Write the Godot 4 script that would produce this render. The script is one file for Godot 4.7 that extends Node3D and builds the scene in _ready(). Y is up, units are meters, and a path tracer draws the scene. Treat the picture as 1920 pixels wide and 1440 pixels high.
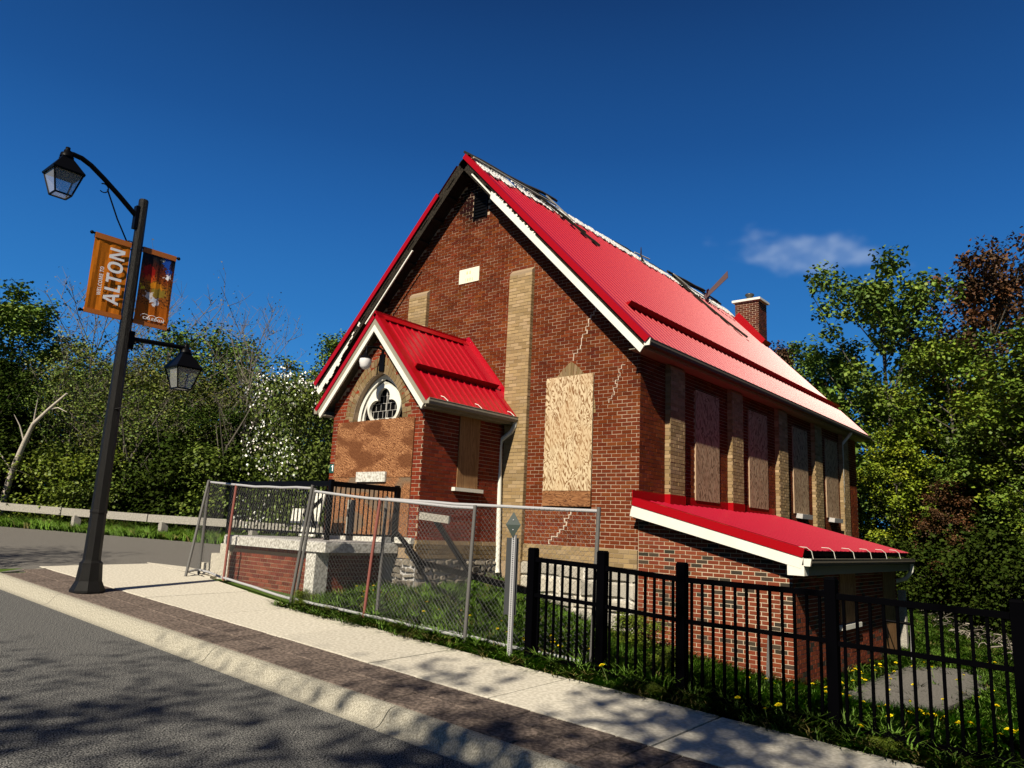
extends Node3D
# World axes: x runs along the church front (right is +), y is up, z runs from the front wall (z = 0) towards the street.
var rng := RandomNumberGenerator.new()
var used := {}
const UPV := Vector3(0, 1, 0)
const SUNV := Vector3(0.24, 0.87, 1.0)

# ---------------------------------------------------------------- mesh builder
class M:
	var v := PackedVector3Array()
	var n := PackedVector3Array()
	var c := PackedColorArray()
	var t := PackedVector2Array()
	func tri(a: Vector3, b: Vector3, d: Vector3, col: Color, hint: Vector3) -> void:
		var g := (b - a).cross(d - a)
		var nn := g.normalized()
		if g.dot(hint) > 0.0:
			v.append(a); v.append(d); v.append(b)
		else:
			nn = -nn
			v.append(a); v.append(b); v.append(d)
		for i in 3:
			n.append(nn); c.append(col); t.append(Vector2.ZERO)
	func quad(a: Vector3, b: Vector3, d: Vector3, e: Vector3, col: Color, hint: Vector3) -> void:
		tri(a, b, d, col, hint)
		tri(a, d, e, col, hint)
	func quad_uv(a: Vector3, b: Vector3, d: Vector3, e: Vector3, hint: Vector3, u0 := 0.0, u1 := 1.0) -> void:
		var g := (b - a).cross(d - a)
		var nn := g.normalized()
		var ps := [a, b, d, a, d, e]
		var us := [Vector2(u0, 1), Vector2(u1, 1), Vector2(u1, 0), Vector2(u0, 1), Vector2(u1, 0), Vector2(u0, 0)]
		if g.dot(hint) > 0.0:
			ps = [a, d, b, a, e, d]
			us = [us[0], us[2], us[1], us[0], us[5], us[2]]
		else:
			nn = -nn
		for i in 6:
			v.append(ps[i]); n.append(nn); c.append(Color.WHITE); t.append(us[i])
	# p: four corners of one end, four of the other, in the same order
	func hexa(p: Array, col: Color) -> void:
		var m := Vector3.ZERO
		for q in p:
			m += q
		m /= 8.0
		for f in [[0, 1, 2, 3], [4, 5, 6, 7], [0, 1, 5, 4], [1, 2, 6, 5], [2, 3, 7, 6], [3, 0, 4, 7]]:
			var o: Vector3 = (p[f[0]] + p[f[1]] + p[f[2]] + p[f[3]]) / 4.0 - m
			quad(p[f[0]], p[f[1]], p[f[2]], p[f[3]], col, o)
	func box(o: Vector3, s: Vector3, col := Color.WHITE, b := Basis()) -> void:
		var h := s / 2.0
		var p := []
		for k in [[-1, -1, -1], [1, -1, -1], [1, 1, -1], [-1, 1, -1], [-1, -1, 1], [1, -1, 1], [1, 1, 1], [-1, 1, 1]]:
			p.append(o + b * Vector3(k[0] * h.x, k[1] * h.y, k[2] * h.z))
		hexa(p, col)
	func span(a: Vector3, b: Vector3, col := Color.WHITE) -> void:   # box between two corners
		box((a + b) / 2.0, (b - a).abs(), col)
	# a brick: front face and four sides, half extents along u and w, depth along nd
	func brick(o: Vector3, u: Vector3, w: Vector3, nd: Vector3, col: Color) -> void:
		var f := [o - u - w, o + u - w, o + u + w, o - u + w]
		quad(f[0], f[1], f[2], f[3], col, nd)
		for k in 4:
			var a: Vector3 = f[k]
			var b: Vector3 = f[(k + 1) % 4]
			quad(a, b, b - nd * 0.03, a - nd * 0.03, col, (a + b) / 2.0 - o)
	func beam(a: Vector3, b: Vector3, w: float, h: float, col := Color.WHITE, up := Vector3(0, 1, 0)) -> void:
		var d := (b - a).normalized()
		var s := d.cross(up).normalized() * w / 2.0
		var q := s.cross(d).normalized() * h / 2.0
		hexa([a - s - q, a + s - q, a + s + q, a - s + q, b - s - q, b + s - q, b + s + q, b - s + q], col)
	func tube(pts: Array, r0: float, r1: float, sides: int, col := Color.WHITE, cap := true) -> void:
		var rings := []
		var ref := Vector3(0.31, 0.2, 0.93)
		for i in pts.size():
			var d: Vector3 = (pts[mini(i + 1, pts.size() - 1)] - pts[maxi(i - 1, 0)]).normalized()
			if absf(d.dot(ref)) > 0.95:
				ref = Vector3(0.9, 0.1, -0.3)
			var s := d.cross(ref).normalized()
			var q := s.cross(d)
			var r := lerpf(r0, r1, float(i) / maxf(1.0, pts.size() - 1))
			var ring := []
			for k in sides:
				var a := TAU * k / sides
				ring.append([pts[i] + (s * cos(a) + q * sin(a)) * r, s * cos(a) + q * sin(a)])
			rings.append(ring)
		for i in rings.size() - 1:
			for k in sides:
				var k2 := (k + 1) % sides
				smooth4(rings[i][k], rings[i][k2], rings[i + 1][k2], rings[i + 1][k], col)
		if cap:
			for e in [0, rings.size() - 1]:
				for k in range(1, sides - 1):
					tri(rings[e][0][0], rings[e][k][0], rings[e][k + 1][0], col, pts[e] - pts[1 if e == 0 else e - 1])
	func smooth4(a: Array, b: Array, d: Array, e: Array, col: Color) -> void:
		var g: Vector3 = (b[0] - a[0]).cross(d[0] - a[0])
		var o := [a, b, d, a, d, e]
		if g.dot(a[1] + d[1]) > 0.0:
			o = [a, d, b, a, e, d]
		for q in o:
			v.append(q[0]); n.append(q[1]); c.append(col); t.append(Vector2.ZERO)
	# stacked polygon rings: [y, radius] round an axis, flat sides
	func frustum(o: Vector3, prof: Array, sides: int, col := Color.WHITE, turn := 0.0) -> void:
		for i in prof.size() - 1:
			for k in sides:
				var a := TAU * k / sides + turn
				var b := TAU * (k + 1) / sides + turn
				var p0 := o + Vector3(cos(a) * prof[i][1], prof[i][0], sin(a) * prof[i][1])
				var p1 := o + Vector3(cos(b) * prof[i][1], prof[i][0], sin(b) * prof[i][1])
				var p2 := o + Vector3(cos(b) * prof[i + 1][1], prof[i + 1][0], sin(b) * prof[i + 1][1])
				var p3 := o + Vector3(cos(a) * prof[i + 1][1], prof[i + 1][0], sin(a) * prof[i + 1][1])
				var rad := Vector3(cos((a + b) / 2), 0, sin((a + b) / 2))
				var dy: float = prof[i + 1][0] - prof[i][0]
				var hint: Vector3 = rad * maxf(absf(dy), 0.0001) + UPV * (prof[i][1] - prof[i + 1][1]) * signf(dy if dy != 0.0 else 1.0)
				if p0.distance_to(p1) > 1e-5:
					tri(p0, p1, p2, col, hint)
				if p2.distance_to(p3) > 1e-5:
					tri(p0, p2, p3, col, hint)
	const UPV := Vector3(0, 1, 0)
	func lathe(o: Vector3, prof: Array, sides: int, col := Color.WHITE) -> void:
		for i in prof.size() - 1:
			for k in sides:
				var q := []
				for e in [[i, k], [i, k + 1], [i + 1, k + 1], [i + 1, k]]:
					var a: float = TAU * e[1] / sides
					var i0 := maxi(e[0] - 1, 0)
					var i1 := mini(e[0] + 1, prof.size() - 1)
					var dd := Vector2(prof[i1][1] - prof[i0][1], prof[i1][0] - prof[i0][0])
					q.append([o + Vector3(cos(a) * prof[e[0]][1], prof[e[0]][0], sin(a) * prof[e[0]][1]), Vector3(cos(a) * dd.y, -dd.x, sin(a) * dd.y).normalized()])
				smooth4(q[0], q[1], q[2], q[3], col)
	func mesh() -> ArrayMesh:
		var a := []
		a.resize(Mesh.ARRAY_MAX)
		a[Mesh.ARRAY_VERTEX] = v
		a[Mesh.ARRAY_NORMAL] = n
		a[Mesh.ARRAY_COLOR] = c
		a[Mesh.ARRAY_TEX_UV] = t
		var r := ArrayMesh.new()
		r.add_surface_from_arrays(Mesh.PRIMITIVE_TRIANGLES, a)
		return r

# ---------------------------------------------------------------- nodes
func numbered(called: String) -> String:
	if not used.has(called):
		used[called] = 0
		return called
	used[called] += 1
	return "%s_%03d" % [called, used[called]]

func tag(o: Node, label: String, category: String, group := "", kind := "") -> Node:
	if label != "": o.set_meta("label", label)
	if category != "": o.set_meta("category", category)
	if group != "": o.set_meta("group", group)
	if kind != "": o.set_meta("kind", kind)
	return o

func thing(called: String, at: Vector3, label: String, category: String, group := "") -> Node3D:
	var o := Node3D.new()
	o.name = numbered(called)
	add_child(o)
	o.position = at
	tag(o, label, category, group)
	return o

# meshes are built in world coordinates; a part of a top-level thing is moved back by the thing's position
func part(called: String, m: M, mat: Material, parent: Node3D) -> MeshInstance3D:
	var o := MeshInstance3D.new()
	o.name = called
	o.mesh = m.mesh()
	o.material_override = mat
	if parent != self and parent.get_parent() == self:
		o.position = -parent.position
	parent.add_child(o, true)
	return o

func single(called: String, m: M, mat: Material, at: Vector3, label: String, category: String, group := "") -> MeshInstance3D:
	var o := MeshInstance3D.new()
	o.name = numbered(called)
	for i in m.v.size():
		m.v[i] -= at
	o.mesh = m.mesh()
	o.material_override = mat
	o.position = at
	add_child(o)
	tag(o, label, category, group)
	return o

func struct(called: String, m: M, mat: Material) -> MeshInstance3D:
	var o := MeshInstance3D.new()
	o.name = numbered(called)
	o.mesh = m.mesh()
	o.material_override = mat
	add_child(o)
	o.set_meta("kind", "structure")
	return o

func piece(called: String, mesh: Mesh, mat: Material, at: Vector3, parent: Node3D, b := Basis()) -> MeshInstance3D:
	var o := MeshInstance3D.new()
	o.name = called
	o.mesh = mesh
	o.material_override = mat
	o.transform = Transform3D(b, at)
	parent.add_child(o, true)
	return o

# ---------------------------------------------------------------- materials
func lin(r: float, g: float, b: float) -> Color:
	return Color(r, g, b)

func mat(col: Color, rough := 0.8, metal := 0.0, spec := 0.5) -> StandardMaterial3D:
	var m := StandardMaterial3D.new()
	m.albedo_color = col.linear_to_srgb()
	m.roughness = rough
	m.metallic = metal
	m.metallic_specular = spec
	m.vertex_color_use_as_albedo = true
	return m

func ntex(freq: float, a: Color, b: Color, seed: int, octaves := 4, kind := FastNoiseLite.TYPE_SIMPLEX, size := 512, mid := -1.0, top := 1.0) -> NoiseTexture2D:
	var f := FastNoiseLite.new()
	f.noise_type = kind
	f.frequency = freq
	f.seed = seed
	f.fractal_octaves = octaves
	var t := NoiseTexture2D.new()
	t.width = size
	t.height = size
	t.seamless = true
	t.noise = f
	var g := Gradient.new()
	g.set_color(0, a.linear_to_srgb())
	g.set_color(1, b.linear_to_srgb())
	if mid >= 0.0:
		g.set_offset(0, mid)
		g.set_offset(1, top)
	t.color_ramp = g
	return t

func tmat(tex: Texture2D, scale: float, rough := 0.85, spec := 0.4) -> StandardMaterial3D:
	var m := mat(Color.WHITE, rough, 0.0, spec)
	m.albedo_texture = tex
	m.uv1_triplanar = true
	m.uv1_world_triplanar = true
	m.uv1_scale = Vector3.ONE * scale
	return m

func bump(m: StandardMaterial3D, freq: float, seed: int, strength := 4.0, depth := 1.0) -> StandardMaterial3D:
	var f := FastNoiseLite.new()
	f.frequency = freq
	f.seed = seed
	f.fractal_octaves = 4
	var t := NoiseTexture2D.new()
	t.width = 512
	t.height = 512
	t.seamless = true
	t.noise = f
	t.as_normal_map = true
	t.bump_strength = strength
	m.normal_enabled = true
	m.normal_texture = t
	m.normal_scale = depth
	return m

func leaf_mat(tint: Color) -> StandardMaterial3D:
	var m := mat(tint, 0.55, 0.0, 0.35)
	m.cull_mode = BaseMaterial3D.CULL_DISABLED
	m.backlight_enabled = true
	m.backlight = Color(0.10, 0.13, 0.02)
	return m

# plywood: domain-warped grain, mask [0..1] for blotches
func ply_image(w: int, h: int, seed: int, light: Color, dark: Color, gx: float, gy: float, thr: float, blotch: Color, bl: float) -> ImageTexture:
	var f := FastNoiseLite.new()
	f.seed = seed
	f.frequency = 1.0
	f.fractal_octaves = 3
	var g := FastNoiseLite.new()
	g.seed = seed + 5
	g.frequency = 1.0
	g.fractal_octaves = 2
	var im := Image.create(w, h, false, Image.FORMAT_RGB8)
	var ll := light.linear_to_srgb()
	var dl := dark.linear_to_srgb()
	var bb := blotch.linear_to_srgb()
	for y in h:
		for x in w:
			var u := float(x) / w
			var q := float(y) / h
			var warp := g.get_noise_2d(u * gx * 0.25, q * gy * 0.25)
			var s := f.get_noise_2d(u * gx + warp * 3.0, q * gy + warp * 1.5)
			var k := 1.0 - smoothstep(thr, thr + 0.26, s)
			var col := dl.lerp(ll, k)
			var z := smoothstep(0.0, 0.45, g.get_noise_2d(u * 2.3 + 9.0, q * 2.3 - 4.0) + 0.12)
			col = col.lerp(bb, z * bl)
			im.set_pixel(x, y, col)
	return ImageTexture.create_from_image(im)

func imat(tex: Texture2D, rough := 0.8) -> StandardMaterial3D:
	var m := mat(Color.WHITE, rough, 0.0, 0.3)
	m.albedo_texture = tex
	m.vertex_color_use_as_albedo = false
	return m

# ---------------------------------------------------------------- ground heights
func S(x: float) -> float:
	return -1.76 - 0.045 * clampf(x, -24.0, 14.0)

func P(x: float, z: float, dy := 0.0) -> Vector3:
	return Vector3(x, S(x) - 0.02 * z + dy, z)

func pl(x: float, ks: Array) -> float:
	if x <= ks[0][0]: return ks[0][1]
	for i in range(1, ks.size()):
		if x <= ks[i][0]:
			return lerpf(ks[i - 1][1], ks[i][1], (x - ks[i - 1][0]) / (ks[i][0] - ks[i - 1][0]))
	return ks[-1][1]

func lawn(x: float, z: float) -> float:
	var hb := pl(x, [[-9.0, -1.45], [-5.0, -1.4], [-3.2, -1.4], [-2.16, -1.72], [0.0, -2.25], [2.75, -2.6], [5.0, -2.68], [12.0, -2.9]])
	var k := smoothstep(4.75, 0.0, z)
	var h := lerpf(S(x) - 0.02 * minf(z, 4.9) - 0.03, hb, k)
	if z > 4.75:
		h = S(x) - 0.02 * z - 0.03
	var drive := S(x) - 0.02 * clampf(z, -6.0, 8.0) - 0.02
	return lerpf(h, drive, smoothstep(-7.0, -9.0, x))

# ---------------------------------------------------------------- masonry
var brick_mesh := {}
var indiv_left := 300

func unit_brick(u: float, h: float) -> Mesh:
	var key := "%d_%d" % [int(round(u * 200)), int(round(h * 1000))]
	if not brick_mesh.has(key):
		var m := M.new()
		var e := 0.004
		m.brick(Vector3(0, 0, 0.0), Vector3(u / 2 - e, 0, 0), Vector3(0, h / 2 - e, 0), Vector3(0, 0, 1), Color.WHITE)
		var f0 := [Vector3(-u / 2 + e, -h / 2 + e, 0), Vector3(u / 2 - e, -h / 2 + e, 0), Vector3(u / 2 - e, h / 2 - e, 0), Vector3(-u / 2 + e, h / 2 - e, 0)]
		var f1 := [Vector3(-u / 2, -h / 2, -e), Vector3(u / 2, -h / 2, -e), Vector3(u / 2, h / 2, -e), Vector3(-u / 2, h / 2, -e)]
		for k in 4:
			var k2 := (k + 1) % 4
			m.quad(f0[k], f0[k2], f1[k2], f1[k], Color.WHITE, (f0[k] + f0[k2]) / 2 + Vector3(0, 0, 0.05))
		brick_mesh[key] = m.mesh()
	return brick_mesh[key]

# u runs from o along ud; keep(u, y) says whether a brick stands there; tone(u, y) multiplies its colour;
# alone(u, y) whether it is a piece of its own
func masonry(m: M, o: Vector3, ud: Vector3, nd: Vector3, len: float, y0: float, y1: float, ch: float, bl: float, joint: float, pal: Array, keep: Callable, tone: Callable, alone: Callable, own: Node3D, mats: Array) -> void:
	var rows := int(floor((y1 - y0) / ch + 0.01))
	for r in rows:
		var y := y0 + (r + 0.5) * ch
		var u := -(bl * 0.5 if r % 2 == 1 else 0.0)
		while u < len - 0.02:
			var a := maxf(u, 0.0)
			var b := minf(u + bl, len)
			u += bl
			if b - a < 0.04:
				continue
			var mid := (a + b) / 2
			if not keep.call(mid, y):
				continue
			var k := rng.randi_range(0, pal.size() - 1)
			var tn: float = tone.call(mid, y)
			var w := rng.randf_range(0.85, 1.15) * tn
			var col: Color = pal[k]
			var off := rng.randf_range(0.003, 0.009)
			var base := Vector3(o.x, 0, o.z)
			# bricks reach right to the ends of the wall
			var ja := 0.0 if a <= 0.0 else joint / 2
			var jb := 0.0 if b >= len else joint / 2
			mid = (a + ja + b - jb) / 2
			var wd := b - a - ja - jb
			var cen := base + ud * mid + nd * off + UPV * y
			if tn > 0.95 and indiv_left > 0 and alone.call(mid, y):
				indiv_left -= 1
				piece("brick", unit_brick(wd, ch - joint), mats[k], cen, own, Basis(ud, UPV, nd))
			else:
				m.brick(cen, ud * wd / 2, UPV * (ch - joint) / 2, nd, Color(col.r * w, col.g * w, col.b * w))

func yes(_u: float, _y: float) -> bool: return true
func no(_u: float, _y: float) -> bool: return false
func one(_u: float, _y: float) -> float: return 1.0

# irregular rubble stones on a wall face
func rubble(m: M, o: Vector3, ud: Vector3, nd: Vector3, len: float, ybot: Callable, y1: float, big: float, pal: Array) -> void:
	var y := y1
	while y > -3.2:
		var hh := rng.randf_range(0.7, 1.25) * big * 0.62
		var u := rng.randf_range(-0.2, 0.0)
		while u < len:
			var w := rng.randf_range(0.6, 1.6) * big
			var a := maxf(u, 0.0)
			var b := minf(u + w, len)
			u += w
			if b - a < 0.06 or y < ybot.call((a + b) / 2):
				continue
			var g := 0.012
			var base := Vector3(o.x, 0, o.z)
			var ps := []
			for q in [[a + g, y - hh + g], [b - g, y - hh + g], [b - g, y - g], [a + g, y - g]]:
				ps.append(base + ud * (q[0] + rng.randf_range(-0.025, 0.025)) + UPV * (q[1] + rng.randf_range(-0.03, 0.03)))
			var mid: Vector3 = (ps[0] + ps[1] + ps[2] + ps[3]) / 4
			var top := []
			for q in ps:
				top.append(mid + (q - mid) * rng.randf_range(0.6, 0.85) + nd * rng.randf_range(0.03, 0.07))
			var kk := rng.randf_range(0.75, 1.1)
			var col: Color = pal[rng.randi_range(0, pal.size() - 1)]
			col = Color(col.r * kk, col.g * kk, col.b * kk)
			m.quad(top[0], top[1], top[2], top[3], col, nd)
			for k in 4:
				m.quad(ps[k], ps[(k + 1) % 4], top[(k + 1) % 4], top[k], col, nd)
		y -= hh

func arc(w: float, h: float, n: int) -> Array:   # right half of a pointed arch, from the springing to the tip
	var e := (h * h - w * w) / (2 * w)
	var r := w + e
	var amax := acos(e / r)
	var out := []
	for i in n + 1:
		var a := amax * i / n
		out.append(Vector2(-e + r * cos(a), r * sin(a)))
	return out

func arch_top(x: float, w: float, h: float) -> float:
	var e := (h * h - w * w) / (2 * w)
	var r := w + e
	var ax := absf(x)
	if ax >= w: return 0.0
	return sqrt(maxf(0.0, r * r - (ax + e) * (ax + e)))

# ---------------------------------------------------------------- church
const EX := 0.37
const EY := 3.10
func RP(s: float, z: float, lift := 0.0, side := 1.0) -> Vector3:   # point on a main roof slope, s metres up from the eave
	var x := EX - s * 0.6965 + lift * 0.7176
	if side < 0.0:
		x = -8.88 - x
	return Vector3(x, EY + s * 0.7176 + lift * 0.6965, z)

func gutter(m: M, a: Vector3, b: Vector3, out: Vector3, w: float, h: float, col: Color) -> void:
	# an open trough along a-b whose top inner edge is the line a-b
	var d := (b - a).normalized()
	m.beam(a + out * 0.004 - UPV * h / 2, b + out * 0.004 - UPV * h / 2, 0.006, h, col)
	m.beam(a + out * w * 0.45 - UPV * (h - 0.003), b + out * w * 0.45 - UPV * (h - 0.003), w * 0.86, 0.006, col)
	var n1 := out * w * 0.86
	var f0 := -UPV * h
	for q in [[n1 + f0, out * w - UPV * h * 0.55], [out * w - UPV * h * 0.55, out * w * 0.98 - UPV * 0.01]]:
		m.hexa([a + q[0], a + q[0] + out * 0.005, a + q[1] + out * 0.005, a + q[1], b + q[0], b + q[0] + out * 0.005, b + q[1] + out * 0.005, b + q[1]], col)
	m.beam(a + out * w - UPV * 0.006, b + out * w - UPV * 0.006, 0.018, 0.012, col)
	for e in [a, b]:
		var k := d * (0.003 if e == a else -0.003)
		m.hexa([e, e + n1 * 0 - UPV * h, e + n1 - UPV * h, e + out * w - UPV * 0.01, e + k, e + k - UPV * h, e + k + n1 - UPV * h, e + k + out * w - UPV * 0.01], col)

# profiled metal sheet between za and zb (za > zb), from s0 up to s1(z)
func sheet(m: M, f: Callable, za: float, zb: float, s0: float, tops: Array, ribs: int, rw: float, rh: float, n: Vector3, col: Color) -> void:
	var step := (za - zb) / ribs
	for i in ribs:
		var z := za - step * i
		var prof := [[z, 0.0], [z - step * 0.5 + rw, 0.0], [z - step * 0.5 + rw * 0.68, rh], [z - step * 0.5 - rw * 0.68, rh], [z - step * 0.5 - rw, 0.0], [z - step, 0.0]]
		for k in prof.size() - 1:
			var t0: float = tops[mini(i, tops.size() - 1)]
			m.quad(f.call(s0, prof[k][0], prof[k][1]), f.call(s0, prof[k + 1][0], prof[k + 1][1]), f.call(t0, prof[k + 1][0], prof[k + 1][1]), f.call(t0, prof[k][0], prof[k][1]), col, n)

func prism_z(m: M, poly: Array, z0: float, z1: float, col: Color) -> void:   # convex polygon in x, y
	var c := Vector2.ZERO
	for q in poly: c += q
	c /= poly.size()
	for z in [z0, z1]:
		var hint := Vector3(0, 0, 1 if z == maxf(z0, z1) else -1)
		for k in range(1, poly.size() - 1):
			m.tri(Vector3(poly[0].x, poly[0].y, z), Vector3(poly[k].x, poly[k].y, z), Vector3(poly[k + 1].x, poly[k + 1].y, z), col, hint)
	for k in poly.size():
		var a: Vector2 = poly[k]
		var b: Vector2 = poly[(k + 1) % poly.size()]
		var o := (a + b) / 2 - c
		m.quad(Vector3(a.x, a.y, z0), Vector3(b.x, b.y, z0), Vector3(b.x, b.y, z1), Vector3(a.x, a.y, z1), col, Vector3(o.x, o.y, 0))

var mm := {}     # materials

func make_materials() -> void:
	var fine := ntex(0.09, Color(0.72, 0.72, 0.72), Color(1.12, 1.1, 1.08), 3, 5)
	mm.brick = tmat(fine, 3.0, 0.9, 0.25)
	mm.pal_main = [lin(0.1285, 0.0262, 0.0079), lin(0.1173, 0.0229, 0.0073), lin(0.1397, 0.0301, 0.0084), lin(0.1061, 0.0207, 0.0073), lin(0.1509, 0.0374, 0.0101), lin(0.1229, 0.0251, 0.0079)]
	mm.pal_buff = [lin(0.3182, 0.2279, 0.1204), lin(0.2838, 0.2021, 0.1032), lin(0.3440, 0.2494, 0.1419), lin(0.3010, 0.2150, 0.1118), lin(0.2666, 0.1849, 0.0903)]
	mm.pal_new = [lin(0.1677, 0.0387, 0.0181), lin(0.1505, 0.0327, 0.0155), lin(0.1849, 0.0482, 0.0232), lin(0.1548, 0.0370, 0.0181), lin(0.1720, 0.0430, 0.0206), lin(0.1333, 0.0310, 0.0155), lin(0.1505, 0.0396, 0.0172), lin(0.1634, 0.0378, 0.0172), lin(0.1419, 0.0344, 0.0163), lin(0.0387, 0.0310, 0.0232), lin(0.0516, 0.0361, 0.0258)]
	for k in ["main", "buff", "new"]:
		var l := []
		for c in mm["pal_" + k]:
			var t: StandardMaterial3D = mm.brick.duplicate()
			t.albedo_color = (c as Color).linear_to_srgb()
			l.append(t)
		mm["br_" + k] = l
	mm.mortar = tmat(ntex(0.05, Color(0.31, 0.23, 0.16), Color(0.43, 0.33, 0.24), 8), 1.3, 0.95, 0.2)
	mm.mortar_dark = tmat(ntex(0.05, Color(0.20, 0.15, 0.10), Color(0.33, 0.24, 0.15), 9), 1.3, 0.95, 0.2)
	mm.mortar_new = tmat(ntex(0.05, Color(0.38, 0.31, 0.22), Color(0.50, 0.41, 0.30), 10), 1.3, 0.95, 0.2)
	mm.repair = tmat(ntex(0.06, Color(0.40, 0.33, 0.26), Color(0.55, 0.46, 0.37), 11), 2.0, 0.95, 0.2)
	mm.red = mat(lin(0.33, 0.002, 0.011), 0.27, 0.0, 0.45)
	mm.red_flat = mat(lin(0.27, 0.001, 0.017), 0.32, 0.0, 0.3)
	mm.red_trim = mat(lin(0.27, 0.0015, 0.005), 0.35, 0.0, 0.3)
	mm.red_dark = mat(lin(0.035, 0.002, 0.004), 0.5, 0.0, 0.4)
	mm.white = tmat(ntex(0.008, Color(0.60, 0.59, 0.52), Color(0.65, 0.64, 0.58), 12), 0.35, 0.6, 0.3)
	mm.cream = tmat(ntex(0.01, Color(0.20, 0.185, 0.145), Color(0.26, 0.24, 0.19), 13), 0.5, 0.65, 0.2)
	mm.gutter = mat(lin(0.10, 0.088, 0.07), 0.65, 0.0, 0.2)
	mm.weathered = tmat(ntex(0.03, Color(0.30, 0.285, 0.25), Color(0.54, 0.53, 0.49), 62, 5, FastNoiseLite.TYPE_SIMPLEX, 512, 0.2, 0.65), 0.8, 0.9, 0.15)
	mm.alu = mat(lin(0.23, 0.21, 0.165), 0.6, 0.0, 0.3)
	mm.char = tmat(ntex(0.03, Color(0.008, 0.007, 0.006), Color(0.045, 0.036, 0.026), 14), 1.0, 0.9, 0.2)
	mm.soffit = tmat(ntex(0.02, Color(0.10, 0.075, 0.045), Color(0.17, 0.13, 0.08), 15), 1.0, 0.8, 0.2)
	mm.paper = tmat(ntex(0.03, Color(0.08, 0.07, 0.055), Color(0.74, 0.73, 0.70), 16, 4, FastNoiseLite.TYPE_SIMPLEX, 512, 0.2, 0.45), 0.9, 0.8, 0.2)
	mm.greywood = tmat(ntex(0.03, Color(0.17, 0.16, 0.14), Color(0.42, 0.40, 0.35), 17), 1.4, 0.9, 0.2)
	mm.oldwood = tmat(ntex(0.03, Color(0.11, 0.075, 0.04), Color(0.24, 0.17, 0.09), 18), 1.4, 0.9, 0.2)
	mm.black = mat(lin(0.0025, 0.0025, 0.003), 0.4, 0.0, 0.18)
	mm.blackpole = bump(tmat(ntex(0.12, Color(0.002, 0.002, 0.002), Color(0.014, 0.013, 0.0125), 19), 3.0, 0.4, 0.25), 0.15, 19, 6.0)
	mm.fence = mat(lin(0.001, 0.001, 0.0015), 0.55, 0.0, 0.05)
	mm.galv = tmat(ntex(0.06, Color(0.24, 0.24, 0.25), Color(0.42, 0.42, 0.43), 20), 3.0, 0.5, 0.5)
	mm.wire = mat(lin(0.11, 0.11, 0.113), 0.45, 0.0, 0.5)
	mm.galvd = tmat(ntex(0.06, Color(0.05, 0.048, 0.045), Color(0.16, 0.155, 0.15), 21), 3.0, 0.6, 0.4)
	mm.redpipe = tmat(ntex(0.06, Color(0.15, 0.045, 0.036), Color(0.26, 0.10, 0.082), 22), 3.0, 0.7, 0.3)
	mm.ply_osb = imat(ply_image(420, 1000, 31, lin(0.50, 0.40, 0.26), lin(0.17, 0.085, 0.035), 26.0, 15.0, 0.0, lin(0.42, 0.29, 0.165), 0.35))
	mm.ply_low = imat(ply_image(420, 120, 32, lin(0.26, 0.12, 0.05), lin(0.075, 0.028, 0.011), 9.0, 11.0, 0.0, lin(0.17, 0.07, 0.028), 0.5))
	mm.ply_orange = imat(ply_image(700, 350, 33, lin(0.36, 0.175, 0.08), lin(0.085, 0.026, 0.008), 75.0, 40.0, -0.12, lin(0.085, 0.028, 0.009), 0.7))
	mm.ply_orange_low = imat(ply_image(700, 330, 34, lin(0.32, 0.15, 0.065), lin(0.09, 0.035, 0.015), 75.0, 40.0, -0.12, lin(0.13, 0.10, 0.07), 0.8))
	mm.ply_side = imat(ply_image(240, 480, 35, lin(0.36, 0.255, 0.165), lin(0.13, 0.078, 0.044), 20.0, 13.0, 0.0, lin(0.32, 0.205, 0.125), 0.4))
	mm.ply_plain = imat(ply_image(160, 420, 36, lin(0.26, 0.15, 0.07), lin(0.15, 0.075, 0.032), 26.0, 2.5, -0.1, lin(0.24, 0.13, 0.06), 0.4))
	mm.glass = mat(lin(0.003, 0.003, 0.003), 0.5, 0.0, 0.12)
	mm.lead = mat(lin(0.45, 0.43, 0.40), 0.5)
	mm.globe = mat(lin(0.62, 0.61, 0.6), 0.35, 0.0, 0.4)
	mm.concrete = bump(tmat(ntex(0.035, Color(0.40, 0.37, 0.305), Color(0.55, 0.515, 0.44), 41, 6, FastNoiseLite.TYPE_SIMPLEX, 512, 0.25, 0.75), 0.9, 0.95, 0.15), 0.25, 41, 1.0, 0.2)
	mm.slab = tmat(ntex(0.03, Color(0.34, 0.33, 0.32), Color(0.46, 0.45, 0.44), 42, 5), 1.2, 0.95, 0.2)
	mm.kerb = (tmat(ntex(0.06, Color(0.17, 0.155, 0.12), Color(0.40, 0.38, 0.315), 43, 6, FastNoiseLite.TYPE_SIMPLEX, 512, 0.22, 0.7), 1.4, 0.95, 0.15))
	mm.stamp = bump(tmat(ntex(0.03, Color(0.08, 0.062, 0.053), Color(0.20, 0.157, 0.132), 44, 6, FastNoiseLite.TYPE_SIMPLEX, 512, 0.25, 0.75), 1.0, 0.85, 0.25), 0.12, 44, 5.0, 0.7)
	mm.asphalt = bump(tmat(ntex(0.055, Color(0.012, 0.013, 0.014), Color(0.24, 0.235, 0.225), 45, 4, FastNoiseLite.TYPE_SIMPLEX, 512, 0.28, 0.74), 1.6, 0.92, 0.2), 0.055, 45, 4.0, 0.5)
	mm.asphalt_old = bump(tmat(ntex(0.06, Color(0.085, 0.079, 0.072), Color(0.19, 0.18, 0.165), 46, 6), 0.7, 0.95, 0.2), 0.3, 46, 4.0, 0.7)
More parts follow.
